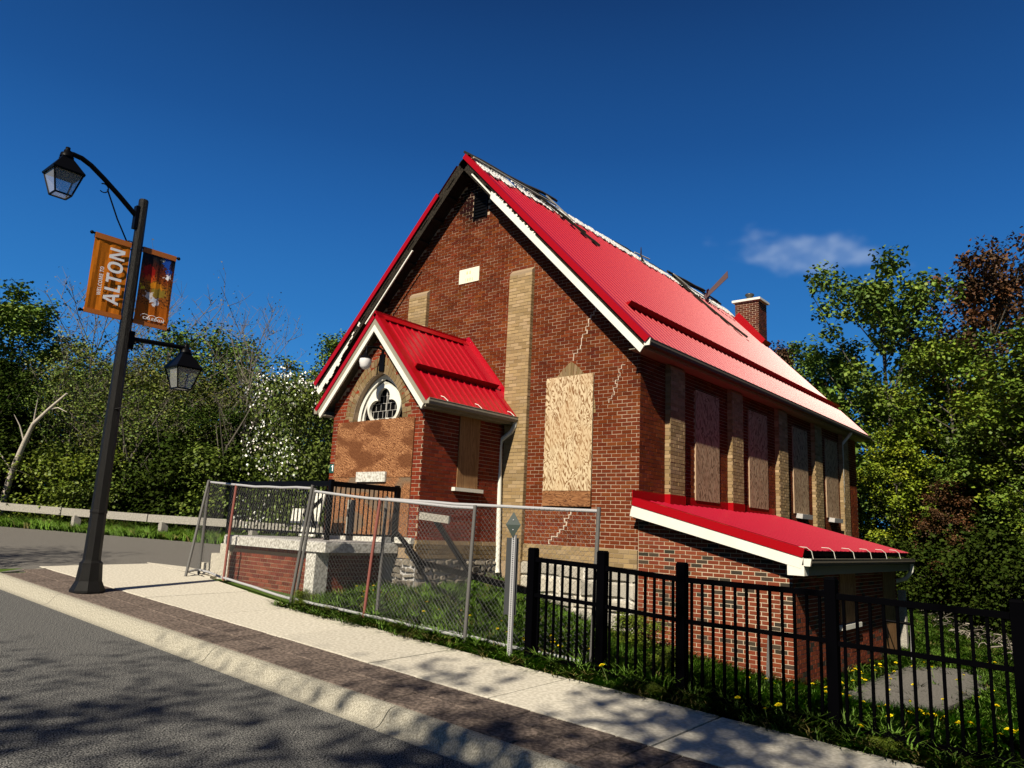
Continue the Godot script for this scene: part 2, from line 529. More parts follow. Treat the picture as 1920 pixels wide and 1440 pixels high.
	mm.soil = tmat(ntex(0.04, Color(0.045, 0.085, 0.015), Color(0.085, 0.125, 0.028), 47, 5), 0.6, 1.0, 0.1)
	mm.rubble = bump(tmat(ntex(0.05, Color(0.6, 0.6, 0.6), Color(1.05, 1.03, 1.0), 48, 5), 1.5, 0.95, 0.2), 0.08, 48, 8.0)
	mm.parge = bump(tmat(ntex(0.02, Color(0.40, 0.38, 0.34), Color(0.66, 0.63, 0.58), 49, 6), 0.8, 0.95, 0.2), 0.04, 49, 8.0)
	mm.bark = bump(tmat(ntex(0.05, Color(0.05, 0.045, 0.036), Color(0.15, 0.135, 0.11), 50, 5), 1.5, 0.95, 0.2), 0.1, 50, 8.0)
	mm.palebark = tmat(ntex(0.04, Color(0.24, 0.21, 0.17), Color(0.55, 0.50, 0.43), 51, 5), 1.0, 0.9, 0.2)
	mm.greytwig = mat(lin(0.13, 0.115, 0.095), 0.9, 0.0, 0.2)
	mm.grass = mat(Color.WHITE, 0.6, 0.0, 0.3)
	mm.grass.cull_mode = BaseMaterial3D.CULL_DISABLED
	mm.grass.backlight_enabled = true
	mm.grass.backlight = Color(0.40, 0.60, 0.07)
	mm.yellow = mat(lin(0.84, 0.74, 0.015), 0.7, 0.0, 0.2)
	mm.stem = mat(lin(0.10, 0.16, 0.03), 0.7)

func church() -> void:
	var ch := thing("brick_church", Vector3(-4.44, -1.7, 0), "derelict red brick church with boarded windows and a fire-damaged red metal roof", "church")
	# ---- front wall
	var m := M.new()
	prism_z(m, [Vector2(-8.88, -2.9), Vector2(0, -2.9), Vector2(0, 3.28), Vector2(-4.44, 7.83), Vector2(-8.88, 3.28)], -0.3, 0.0, Color.WHITE)
	var fw := part("front_wall", m, mm.mortar, ch)
	var nz := FastNoiseLite.new()
	nz.seed = 4
	nz.frequency = 0.8
	var keep := func(u: float, y: float) -> bool:
		var x := u - 8.88
		if y > 3.27 + 1.025 * minf(-x, x + 8.88) - 0.03: return false
		if y < 4.95 and ((x > -3.0 and x < -2.74) or (x > -6.14 and x < -5.88)): return false
		if x > -5.5 and x < -3.4 and y < 1.9: return false
		if x > -2.06 and x < -1.04 and y > 0.15 and y < 2.6: return false
		if x > -4.6 and x < -4.32 and y > 5.12 and y < 5.4: return false
		if absf(x + 1.555) < 0.34 and y >= 2.6 and y - 1.87 < arch_top(x + 1.555, 0.50, 0.92): return false
		if absf(x + 4.22) < 0.2 and y > 6.6 and y < 7.2: return false
		return true
	var tone := func(u: float, y: float) -> float:
		var x := u - 8.88
		var d := Vector2((x + 4.35) / 0.75, (y - 7.1) / 0.75).length() + nz.get_noise_2d(x * 3.0, y * 3.0) * 0.35
		var s := lerpf(0.12, 1.0, smoothstep(0.55, 1.05, d))
		return s * (1.0 + nz.get_noise_2d(x, y) * 0.28 + clampf((0.8 - y) * 0.10, -0.12, 0.12))
	m = M.new()
	indiv_left = 170
	masonry(m, Vector3(-8.88, 0, 0), Vector3(1, 0, 0), Vector3(0, 0, 1), 8.88, -0.645, 7.8, 0.072, 0.21, 0.0100, mm.pal_main, keep, tone, func(u, y): return u - 8.88 > -1.05 and y < 2.6, fw, mm.br_main)
	tag(part("brick", m, mm.brick, fw), "", "", "", "stuff")
	# buff plinth courses and foundation
	m = M.new()
	m.span(Vector3(-8.88, -0.98, 0.0), Vector3(0.0, -0.65, 0.028))
	var plinth := part("plinth_course", m, mm.mortar_dark, ch)
	m = M.new()
	indiv_left = 0
	masonry(m, Vector3(-8.88, 0, 0.028), Vector3(1, 0, 0), Vector3(0, 0, 1), 8.88, -0.975, -0.645, 0.0825, 0.21, 0.014, mm.pal_buff, func(u, _y): return not (u - 8.88 > -5.7 and u - 8.88 < -3.2), func(_u, _y): return rng.randf_range(0.75, 1.05), no, plinth, mm.br_buff)
	tag(part("brick", m, mm.brick, plinth), "", "", "", "stuff")
	m = M.new()
	m.span(Vector3(-8.9, -2.95, 0.0), Vector3(0.0, -0.98, 0.012), Color(1, 1, 1))
	var fnd := part("foundation", m, mm.parge, ch)
	m = M.new()
	rubble(m, Vector3(-3.12, 0, 0.012), Vector3(1, 0, 0), Vector3(0, 0, 1), 3.1, func(u): return lawn(u - 3.12, 0.1) - 0.2, -0.99, 0.42, [lin(0.52, 0.49, 0.43), lin(0.42, 0.40, 0.35), lin(0.58, 0.54, 0.46)])
	tag(part("stone", m, mm.rubble, fnd), "", "", "", "stuff")
	# ---- front pilasters
	for x0 in [-3.17, -6.31]:
		m = M.new()
		m.span(Vector3(x0, -2.6, 0.0), Vector3(x0 + 0.6, 5.0, 0.098))
		m.hexa([Vector3(x0, 5.0, 0), Vector3(x0 + 0.6, 5.0, 0), Vector3(x0 + 0.6, 5.0, 0.098), Vector3(x0, 5.0, 0.098), Vector3(x0, 5.12, 0), Vector3(x0 + 0.6, 5.12, 0), Vector3(x0 + 0.6, 5.03, 0.098), Vector3(x0, 5.03, 0.098)], Color.WHITE)
		var pi := part("pilaster", m, mm.mortar_dark, ch)
		m = M.new()
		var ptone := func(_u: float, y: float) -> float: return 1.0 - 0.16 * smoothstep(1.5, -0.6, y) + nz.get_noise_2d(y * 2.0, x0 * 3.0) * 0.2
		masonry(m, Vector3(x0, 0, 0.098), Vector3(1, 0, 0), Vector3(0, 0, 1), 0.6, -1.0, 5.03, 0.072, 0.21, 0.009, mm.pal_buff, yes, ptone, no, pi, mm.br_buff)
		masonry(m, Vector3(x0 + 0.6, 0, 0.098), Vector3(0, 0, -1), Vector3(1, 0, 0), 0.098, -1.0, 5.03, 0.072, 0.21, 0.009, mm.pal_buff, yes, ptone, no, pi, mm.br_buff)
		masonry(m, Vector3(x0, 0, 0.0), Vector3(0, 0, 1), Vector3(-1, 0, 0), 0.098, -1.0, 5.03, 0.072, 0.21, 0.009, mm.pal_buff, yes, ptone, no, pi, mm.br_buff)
		tag(part("brick", m, mm.brick, pi), "", "", "", "stuff")
	# ---- date stone
	m = M.new()
	m.span(Vector3(-4.765, 5.09, -0.02), Vector3(-4.155, 5.43, 0.022))
	var ds := part("date_stone", m, tmat(ntex(0.04, Color(0.60, 0.56, 0.40), Color(0.74, 0.72, 0.62), 61, 5), 2.0, 0.9, 0.2), ch)
	tag(ds, "pale weathered date stone in the gable", "")
	m = M.new()
	for q in [[-4.52, 5.33, 0.07], [-4.43, 5.33, 0.06], [-4.56, 5.16, 0.02], [-4.49, 5.16, 0.05], [-4.42, 5.16, 0.05], [-4.35, 5.16, 0.03]]:
		m.box(Vector3(q[0], q[1], 0.023), Vector3(q[2] * 0.6, 0.07, 0.004))
	part("worn_carving", m, mat(lin(0.52, 0.47, 0.26), 0.9), ds)
	# ---- gable vent, burnt
	m = M.new()
	m.span(Vector3(-4.41, 6.6, 0.0), Vector3(-4.03, 7.2, 0.012))
	for k in 8:
		m.beam(Vector3(-4.4, 6.64 + k * 0.075, 0.012), Vector3(-4.04, 6.64 + k * 0.075, 0.012), 0.05, 0.012, Color.WHITE, Vector3(0, 0.7, 0.7))
	m.span(Vector3(-4.43, 6.58, 0.0), Vector3(-4.39, 7.24, 0.03)); m.span(Vector3(-4.05, 6.58, 0.0), Vector3(-4.01, 7.24, 0.03))
	part("gable_vent", m, mm.black, ch)
	# ---- front window
	m = M.new()
	for s in [1.0, -1.0]:
		var a := arc(0.60, 1.07, 14)
		var b := arc(0.40, 0.74, 14)
		for i in 14:
			var c: Color = mm.pal_buff[rng.randi_range(0, 4)] * rng.randf_range(0.6, 0.85)
			var jig := rng.randf_range(0.0, 0.018)
			var f := func(q: Vector2, t: float) -> Vector3: return Vector3(-1.555 + s * q.x, 1.87 + q.y, t)
			var p0: Vector2 = a[i].lerp(a[i + 1], 0.06)
			var p1: Vector2 = a[i].lerp(a[i + 1], 0.94)
			var q0: Vector2 = b[i].lerp(b[i + 1], 0.06)
			var q1: Vector2 = b[i].lerp(b[i + 1], 0.94)
			m.hexa([f.call(p0, -0.02), f.call(p1, -0.02), f.call(q1, -0.02), f.call(q0, -0.02), f.call(p0, 0.006 + jig), f.call(p1, 0.006 + jig), f.call(q1, 0.006 + jig), f.call(q0, 0.006 + jig)], c)
	var wa := part("window_arch", m, mm.brick, ch)
	m = M.new()
	m.hexa([Vector3(-1.70, 2.52, 0.001), Vector3(-1.40, 2.52, 0.001), Vector3(-1.44, 2.72, 0.001), Vector3(-1.60, 2.76, 0.001), Vector3(-1.70, 2.52, 0.004), Vector3(-1.40, 2.52, 0.004), Vector3(-1.44, 2.72, 0.004), Vector3(-1.60, 2.76, 0.004)], Color.WHITE)
	part("dark_gap", m, mm.char, wa)
	m = M.new()
	m.quad_uv(Vector3(-2.111, 0.394, 0.052), Vector3(-0.998, 0.394, 0.052), Vector3(-0.998, 2.655, 0.052), Vector3(-2.111, 2.63, 0.052), Vector3(0, 0, 1))
	m.hexa([Vector3(-2.111, 0.394, 0.03), Vector3(-0.998, 0.394, 0.03), Vector3(-0.998, 2.655, 0.03), Vector3(-2.111, 2.63, 0.03), Vector3(-2.111, 0.394, 0.051), Vector3(-0.998, 0.394, 0.051), Vector3(-0.998, 2.655, 0.051), Vector3(-2.111, 2.63, 0.051)], Color.WHITE)
	tag(part("window_board", m, mm.ply_osb, ch), "tall pale board with wild dark grain over the front window", "")
	m = M.new()
	m.quad_uv(Vector3(-2.115, 0.098, 0.060), Vector3(-0.995, 0.098, 0.060), Vector3(-0.995, 0.388, 0.060), Vector3(-2.115, 0.388, 0.060), Vector3(0, 0, 1))
	m.hexa([Vector3(-2.115, 0.098, 0.02), Vector3(-0.995, 0.098, 0.02), Vector3(-0.995, 0.388, 0.02), Vector3(-2.115, 0.388, 0.02), Vector3(-2.115, 0.098, 0.059), Vector3(-0.995, 0.098, 0.059), Vector3(-0.995, 0.388, 0.059), Vector3(-2.115, 0.388, 0.059)], Color.WHITE)
	tag(part("lower_board", m, mm.ply_low, ch), "brown board under the pale window board", "")
	# stepped cracks filled with pale mortar
	m = M.new()
	crack(m, -1.50, 2.95, -0.98, 3.98, 0.02)
	crack(m, -0.66, 2.05, -0.36, 2.75, 0.013)
	crack(m, -1.35, 0.08, -1.98, -0.62, 0.024)
	tag(part("mortar_repair", m, mm.repair, ch), "pale stepped mortar repair along a crack", "")
	# ---- side wall and back
	m = M.new()
	m.span(Vector3(-0.3, -3.0, -13.6), Vector3(-0.001, 3.28, -0.3))
	var sw := part("side_wall", m, mm.mortar, ch)
	m = M.new()
	m.span(Vector3(-8.88, -2.9, -13.6), Vector3(-8.58, 3.28, -0.3))
	part("side_wall", m, mm.mortar, ch)
	m = M.new()
	prism_z(m, [Vector2(-8.88, -2.9), Vector2(0, -2.9), Vector2(0, 3.28), Vector2(-4.44, 7.83), Vector2(-8.88, 3.28)], -13.9, -13.6, Color.WHITE)
	part("back_wall", m, mm.mortar, ch)
	var wz := [-2.81, -5.6, -8.55, -11.26]
	var pzs := [-0.97, -3.87, -6.74, -9.5, -12.05]
	var skeep := func(u: float, y: float) -> bool:
		if y < 0.1 and u < 6.8: return false
		for z in wz:
			if absf(-u - z) < 0.52 and y > 0.4 and y < 2.58: return false
		for z in pzs:
			if -u < z - 0.16 and -u > z - 0.44 and y < 2.85: return false
		return true
	m = M.new()
	var stone_tone := func(u: float, y: float) -> float: return 1.0 + nz.get_noise_2d(u, y) * 0.3
	masonry(m, Vector3(0, 0, 0), Vector3(0, 0, -1), Vector3(1, 0, 0), 13.9, -2.3, 3.2, 0.072, 0.21, 0.0100, mm.pal_main, skeep, stone_tone, no, sw, mm.br_main)
	tag(part("brick", m, mm.brick, sw), "", "", "", "stuff")
	for z in pzs:
		m = M.new()
		m.span(Vector3(0.0, -2.4, z - 0.6), Vector3(0.118, 2.86, z))
		m.hexa([Vector3(0, 2.86, z - 0.6), Vector3(0, 2.86, z), Vector3(0.118, 2.86, z), Vector3(0.118, 2.86, z - 0.6), Vector3(0, 2.98, z - 0.6), Vector3(0, 2.98, z), Vector3(0.118, 2.88, z), Vector3(0.118, 2.88, z - 0.6)], Color.WHITE)
		var sp := part("pilaster", m, mm.mortar_dark, ch)
		m = M.new()
		masonry(m, Vector3(0.118, 0, z), Vector3(0, 0, -1), Vector3(1, 0, 0), 0.6, -1.8, 2.86, 0.072, 0.21, 0.010, mm.pal_buff, yes, func(_u, _y): return rng.randf_range(0.8, 1.05), no, sp, mm.br_buff)
		masonry(m, Vector3(0.0, 0, z), Vector3(1, 0, 0), Vector3(0, 0, 1), 0.118, -1.8, 2.86, 0.072, 0.21, 0.010, mm.pal_buff, yes, func(_u, _y): return rng.randf_range(0.8, 1.05), no, sp, mm.br_buff)
		tag(part("brick", m, mm.brick, sp), "", "", "", "stuff")
	for i in 4:
		var z: float = wz[i]
		m = M.new()
		m.quad_uv(Vector3(0.034, 0.36, z + 0.57), Vector3(0.034, 0.36, z - 0.57), Vector3(0.034, 2.627, z - 0.57), Vector3(0.034, 2.627, z + 0.57), Vector3(1, 0, 0), 0.0 if i % 2 == 0 else 1.0, 1.0 if i % 2 == 0 else 0.0)
		m.span(Vector3(-0.01, 0.36, z - 0.57), Vector3(0.033, 2.627, z + 0.57))
		part("window_board", m, mm.ply_side if i < 2 else mm.ply_side, ch)
		m = M.new()
		if i < 2: continue
		m.box(Vector3(0.08, 0.30, z), Vector3(0.2, 0.12, 0.8), Color.WHITE, Basis(Vector3(0, 0, 1), -0.12))
		part("window_sill", m, mm.slab, ch)
	# downspout on the far end of the side wall
	m = M.new()
	m.tube([Vector3(0.4, 3.0, -12.1), Vector3(0.3, 2.85, -12.1), Vector3(0.09, 2.6, -12.1), Vector3(0.08, 0.0, -12.1), Vector3(0.08, -2.3, -12.1)], 0.045, 0.045, 8)
	part("downspout", m, mm.white, ch)
	roof(ch)
	chimney(ch)
	porch(ch)
	lean_to(ch)

func crack(m: M, x0: float, y0: float, x1: float, y1: float, w: float) -> void:
	var n := int(round(absf(y1 - y0) / 0.072))
	var x := x0
	for i in n:
		var yb := y0 + (y1 - y0) * i / n
		var yt := y0 + (y1 - y0) * (i + 1) / n
		var ww := w * rng.randf_range(0.55, 1.1)
		m.box(Vector3(x, (yb + yt) / 2, 0.007), Vector3(ww, absf(yt - yb) + 0.006, 0.016))
		var nx := x0 + (x1 - x0) * (i + 1) / n + rng.randf_range(-0.06, 0.06)
		m.box(Vector3((x + nx) / 2, yt, 0.0075), Vector3(absf(nx - x) + ww, ww * 0.7, 0.016))
		x = nx

func roof(ch: Node3D) -> void:
	var L := 6.9
	var n := Vector3(0.7176, 0.6965, 0)
	# decking, both slopes, left of solid dark boards
	var m := M.new()
	for side in [1.0, -1.0]:
		var p := []
		for z in [0.42, -14.05]:
			for q in [[0.0, -0.02], [L - 0.02, -0.02], [L - 0.02, -0.17], [0.0, -0.17]]:
				p.append(RP(q[0], z, q[1], side))
		m.hexa(p, Color.WHITE)
	var rf := part("roof", m, mm.char, ch)
	# right slope sheets
	var f := func(s: float, z: float, h: float) -> Vector3: return RP(s, z, 0.012 + h)
	var jag := RandomNumberGenerator.new()
	jag.seed = 77
	for k in 16:
		m = M.new()
		var za := 0.44 - k * 0.9075
		var tops := []
		for i in 4:
			var zz := za - i * 0.227
			var gap := 0.42 if zz > -3.6 else (0.20 if zz > -9.4 else (0.55 if zz > -11.2 else 0.22))
			tops.append(L - gap - jag.randf() * 0.12)
		sheet(m, f, za, za - 0.9075, -0.04, tops, 4, 0.016, 0.016, n, Color.WHITE)
		part("roof_panel", m, mm.red, rf)
	m = M.new()
	var fl := func(s: float, z: float, h: float) -> Vector3: return RP(s, z, 0.012 + h, -1.0)
	sheet(m, fl, 0.44, -14.05, -0.04, [L - 0.3], 64, 0.03, 0.034, Vector3(-0.7176, 0.6965, 0), Color.WHITE)
	part("roof_panel", m, mm.red, rf)
	# torn white underlay showing above the sheets
	m = M.new()
	for i in 150:
		var z := 0.42 - i * 0.0965
		var lo := L - (0.62 if z > -3.4 else (0.34 if z > -9.4 else 0.45)) - jag.randf() * 0.22
		var hi := L - jag.randf() * 0.08
		if jag.randf() < 0.12: continue
		var w := 0.05 + jag.randf() * 0.06
		m.hexa([RP(lo, z, 0.045), RP(lo + 0.05 * jag.randf(), z - w, 0.045), RP(hi, z - w, 0.045), RP(hi, z, 0.045), RP(lo, z, 0.06), RP(lo, z - w, 0.058), RP(hi, z - w, 0.07), RP(hi, z, 0.07)], Color.WHITE)
	part("torn_underlay", m, mm.paper, rf)
	# charred ridge and loose boards
	for b in [[RP(6.86, 0.46, 0.05), RP(6.9, -1.9, 0.12), 0.2, 0.05], [RP(6.7, 0.40, 0.09), RP(6.72, -2.6, 0.14), 0.09, 0.05], [RP(6.95, -0.6, 0.06), RP(6.8, -2.9, 0.22), 0.12, 0.05], [RP(6.7, -1.9, 0.12), RP(5.1, -3.36, 0.08), 0.13, 0.05], [RP(6.92, -1.5, 0.12), RP(5.5, -3.1, 0.1), 0.07, 0.04], [RP(6.85, -9.6, 0.1), RP(3.95, -10.85, 0.07), 0.15, 0.06], [RP(6.9, -9.3, 0.12), RP(6.6, -11.4, 0.25), 0.12, 0.06], [RP(6.95, -9.9, 0.1), RP(6.5, -12.4, 0.2), 0.1, 0.05], [RP(6.9, -6.0, 0.05), RP(6.85, -9.2, 0.05), 0.1, 0.04], [RP(6.9, -12.0, 0.06), RP(6.9, -13.4, 0.1), 0.12, 0.05]]:
		m = M.new()
		var prev: Vector3 = b[0]
		for k in range(1, 5):
			var nx: Vector3 = (b[0] as Vector3).lerp(b[1], k / 4.0) + Vector3(jag.randf_range(-1, 1), jag.randf_range(-1, 1), 0) * 0.025
			m.beam(prev, nx, b[2] * jag.randf_range(0.75, 1.05), b[3], Color.WHITE, n)
			prev = nx
		part("charred_board", m, mm.char, rf)
	m = M.new()
	for b in [[RP(6.62, 0.40, 0.10), RP(6.5, -2.7, 0.16), 0.05], [RP(6.85, -2.4, 0.2), RP(6.0, -3.0, 0.12), 0.06], [RP(6.8, -9.5, 0.17), RP(6.2, -10.1, 0.14), 0.09], [RP(6.9, -7.2, 0.1), RP(6.86, -8.0, 0.16), 0.05]]:
		m = M.new()
		m.beam(b[0], b[1], b[2], 0.03, Color.WHITE, n)
		part("splintered_lath", m, mm.greywood, rf)
	# bent flashing pieces that stand up
	m = M.new()
	var q0 := RP(6.2, -11.3, 0.03)
	m.hexa([q0, q0 + Vector3(0.03, 0, -0.12), q0 + Vector3(0.03, 0.5, -0.12), q0 + Vector3(0, 0.42, 0), q0 + Vector3(0.02, 0, 0.01), q0 + Vector3(0.05, 0, -0.11), q0 + Vector3(0.05, 0.5, -0.11), q0 + Vector3(0.02, 0.42, 0.01)], Color.WHITE)
	var q1 := q0 + Vector3(0.0, 0.25, 0.0)
	m.hexa([q1 + Vector3(-0.1, -0.05, 0.0), q1 + Vector3(0.0, -0.15, 0.02), q1 + Vector3(0.62, 0.62, -0.4), q1 + Vector3(0.60, 0.86, -0.4), q1 + Vector3(-0.1, -0.05, 0.02), q1 + Vector3(0.0, -0.15, 0.04), q1 + Vector3(0.62, 0.62, -0.38), q1 + Vector3(0.60, 0.86, -0.38)], Color.WHITE)
	tag(part("bent_flashing", m, mm.red_dark, rf), "bent dark red flashing standing up at the ridge", "")
	m = M.new()
	q0 = RP(6.45, -7.2, 0.0)
	m.hexa([q0, q0 + Vector3(0.1, -0.1, -0.1), q0 + Vector3(0.0, 0.28, 0.04), q0 + Vector3(-0.02, 0.3, 0.05), q0 + Vector3(0.01, 0, 0.015), q0 + Vector3(0.11, -0.1, -0.085), q0 + Vector3(0.01, 0.28, 0.05), q0 + Vector3(-0.01, 0.3, 0.06)], Color.WHITE)
	m.hexa([q0 + Vector3(-0.02, 0.26, 0.04), q0 + Vector3(0.03, 0.26, 0.04), q0 + Vector3(0.0, 0.5, 0.02), q0 + Vector3(-0.02, 0.5, 0.02), q0 + Vector3(-0.02, 0.26, 0.05), q0 + Vector3(0.03, 0.26, 0.05), q0 + Vector3(0.0, 0.5, 0.03), q0 + Vector3(-0.02, 0.5, 0.03)], Color.WHITE)
	part("bent_flashing", m, mm.char, rf)
	# snow guard, rake trims, fascias, gutter
	m = M.new()
	var a := RP(1.28, -0.35, 0.0)
	var b2 := RP(1.28, -13.9, 0.0)
	m.hexa([a, a + RP(0.10, 0, 0) - RP(0, 0, 0), a + n * 0.15, a + n * 0.14, b2, b2 + RP(0.10, 0, 0) - RP(0, 0, 0), b2 + n * 0.15, b2 + n * 0.14], Color.WHITE)
	m.beam(a + n * 0.07, b2 + n * 0.07, 0.004, 0.14, Color.WHITE, n)
	part("snow_guard", m, mm.red_trim, rf)
	for side in [1.0, -1.0]:
		m = M.new()
		var top := L - 0.05 if side > 0.0 else L - 1.1
		for q in [[0.448, 0.47, -0.075, 0.045], [0.30, 0.448, 0.030, 0.046]]:
			var p := []
			for z in [q[0], q[1]]:
				for r in [[-0.05, q[2]], [top, q[2]], [top, q[3]], [-0.05, q[3]]]:
					p.append(RP(r[0], z, r[1], side))
			m.hexa(p, Color.WHITE)
		part("rake_trim", m, mm.red_trim, rf)
		m = M.new()
		var hi := 5.35 if side > 0.0 else 0.0
		if side > 0.0:
			var p := []
			for z in [0.425, 0.452]:
				for r in [[-0.10, -0.275], [hi, -0.275], [hi + 0.1, -0.145], [-0.08, -0.145]]:
					p.append(RP(r[0], z, r[1], side))
			m.hexa(p, Color.WHITE)
			# splintered upper edge and a thin remaining strip
			for i in 16:
				var s := 3.6 + i * 0.11
				m.hexa([RP(s, 0.424, -0.15), RP(s + 0.10, 0.424, -0.15), RP(s + 0.06, 0.424, -0.15 + jag.randf() * 0.06), RP(s + 0.02, 0.424, -0.15 + jag.randf() * 0.05), RP(s, 0.450, -0.15), RP(s + 0.10, 0.450, -0.15), RP(s + 0.06, 0.450, -0.145 + jag.randf() * 0.05), RP(s + 0.02, 0.450, -0.14)], Color.WHITE)
			m.beam(RP(5.4, 0.44, -0.2), RP(6.3, 0.44, -0.19), 0.03, 0.03)
		else:
			for i in 26:
				var s := -0.1 + i * 0.095
				var k := 1.0 - smoothstep(0.6, 2.4, s)
				if jag.randf() > k + 0.25: continue
				var d0 := -0.40 + 0.26 * (1.0 - k) + jag.randf() * 0.08
				m.hexa([RP(s, 0.43, d0, side), RP(s + 0.09, 0.43, d0 + jag.randf() * 0.05, side), RP(s + 0.1, 0.43, -0.19, side), RP(s, 0.43, -0.17 - jag.randf() * 0.05, side), RP(s, 0.45, d0, side), RP(s + 0.09, 0.45, d0, side), RP(s + 0.1, 0.45, -0.19, side), RP(s, 0.45, -0.19, side)], Color.WHITE)
			m.beam(RP(2.2, 0.44, -0.36, side), RP(4.4, 0.44, -0.33, side), 0.03, 0.035)
		part("fascia_board", m, mm.white, rf)
		m = M.new()
		var pb := []
		for z in [0.39, 0.42]:
			for r in [[-0.08, -0.26], [L, -0.26], [L, -0.13], [-0.05, -0.13]]:
				pb.append(RP(r[0], z, r[1], side))
		m.hexa(pb, Color.WHITE)
		# lookouts and soffit boards under the overhang
		for i in 11:
			m.beam(RP(0.3 + i * 0.62, -0.02, -0.2, side), RP(0.3 + i * 0.62, 0.4, -0.2, side), 0.05, 0.08, Color.WHITE, n)
		part("barge_board", m, mm.char, rf)
	m = M.new()
	m.span(Vector3(0.30, 2.93, -14.05), Vector3(0.32, 3.10, 0.42))
	m.span(Vector3(0.0, 2.915, -14.05), Vector3(0.30, 2.928, 0.42))
	part("eave_soffit", m, mm.alu, rf)
	m = M.new()
	gutter(m, Vector3(0.322, 3.08, 0.42), Vector3(0.322, 3.08, -14.1), Vector3(1, 0, 0), 0.12, 0.12, Color.WHITE)
	part("gutter", m, mm.gutter, rf)
	m = M.new()
	m.hexa([Vector3(0.318, 2.955, 0.424), Vector3(0.425, 2.955, 0.424), Vector3(0.446, 3.082, 0.424), Vector3(0.318, 3.082, 0.424), Vector3(0.318, 2.955, 0.436), Vector3(0.425, 2.955, 0.436), Vector3(0.446, 3.082, 0.436), Vector3(0.318, 3.082, 0.436)], Color.WHITE)
	part("gutter_end", m, mm.white, rf)
	m = M.new()
	m.span(Vector3(-9.2, 2.93, -14.05), Vector3(-9.18, 3.10, 0.42))
	gutter(m, Vector3(-9.202, 3.08, 0.42), Vector3(-9.202, 3.08, -14.1), Vector3(-1, 0, 0), 0.12, 0.12, Color.WHITE)
	part("gutter", m, mm.white, rf)

func chimney(ch: Node3D) -> void:
	var m := M.new()
	m.span(Vector3(-3.83, 5.0, -14.25), Vector3(-2.96, 8.08, -13.51))
	var c := part("chimney", m, mm.mortar, ch)
	m = M.new()
	var pal := [lin(0.095, 0.026, 0.015), lin(0.075, 0.021, 0.013), lin(0.115, 0.032, 0.017), lin(0.06, 0.019, 0.012)]
	masonry(m, Vector3(-3.83, 0, -13.51), Vector3(1, 0, 0), Vector3(0, 0, 1), 0.87, 5.5, 8.08, 0.075, 0.215, 0.014, pal, yes, one, no, c, [])
	masonry(m, Vector3(-2.96, 0, -13.51), Vector3(0, 0, -1), Vector3(1, 0, 0), 0.74, 5.5, 8.08, 0.075, 0.215, 0.014, pal, yes, one, no, c, [])
	tag(part("brick", m, mm.brick, c), "", "", "", "stuff")
	m = M.new()
	m.span(Vector3(-3.92, 8.08, -14.33), Vector3(-2.87, 8.16, -13.42))
	part("chimney_cap", m, mm.white, c)
	m = M.new()
	m.lathe(Vector3(-3.42, 8.16, -13.85), [[0.0, 0.115], [0.19, 0.115], [0.22, 0.15], [0.26, 0.165], [0.29, 0.15], [0.30, 0.0]], 16)
	part("flue", m, mat(lin(0.10, 0.09, 0.07), 0.35, 0.6), c)
	m = M.new()
	var s0 := (0.37 + 2.90) / 0.6965
	var s1 := (0.37 + 3.90) / 0.6965
	m.hexa([RP(s0 - 0.05, -13.5, 0.0), RP(s1, -13.5, 0.0), RP(s1, -13.5, 0.3), RP(s0 - 0.05, -13.5, 0.2), RP(s0 - 0.05, -13.48, 0.0), RP(s1, -13.48, 0.0), RP(s1, -13.48, 0.3), RP(s0 - 0.05, -13.48, 0.2)], Color.WHITE)
	m.hexa([RP(s0 - 0.05, -13.48, 0.0), RP(s0 - 0.04, -13.48, 0.0), RP(s0 - 0.04, -13.48, 0.2), RP(s0 - 0.05, -13.48, 0.2), RP(s0 - 0.05, -14.1, 0.0), RP(s0 - 0.04, -14.1, 0.0), RP(s0 - 0.04, -14.1, 0.2), RP(s0 - 0.05, -14.1, 0.2)], Color.WHITE)
	part("flashing", m, mm.red_trim, c)

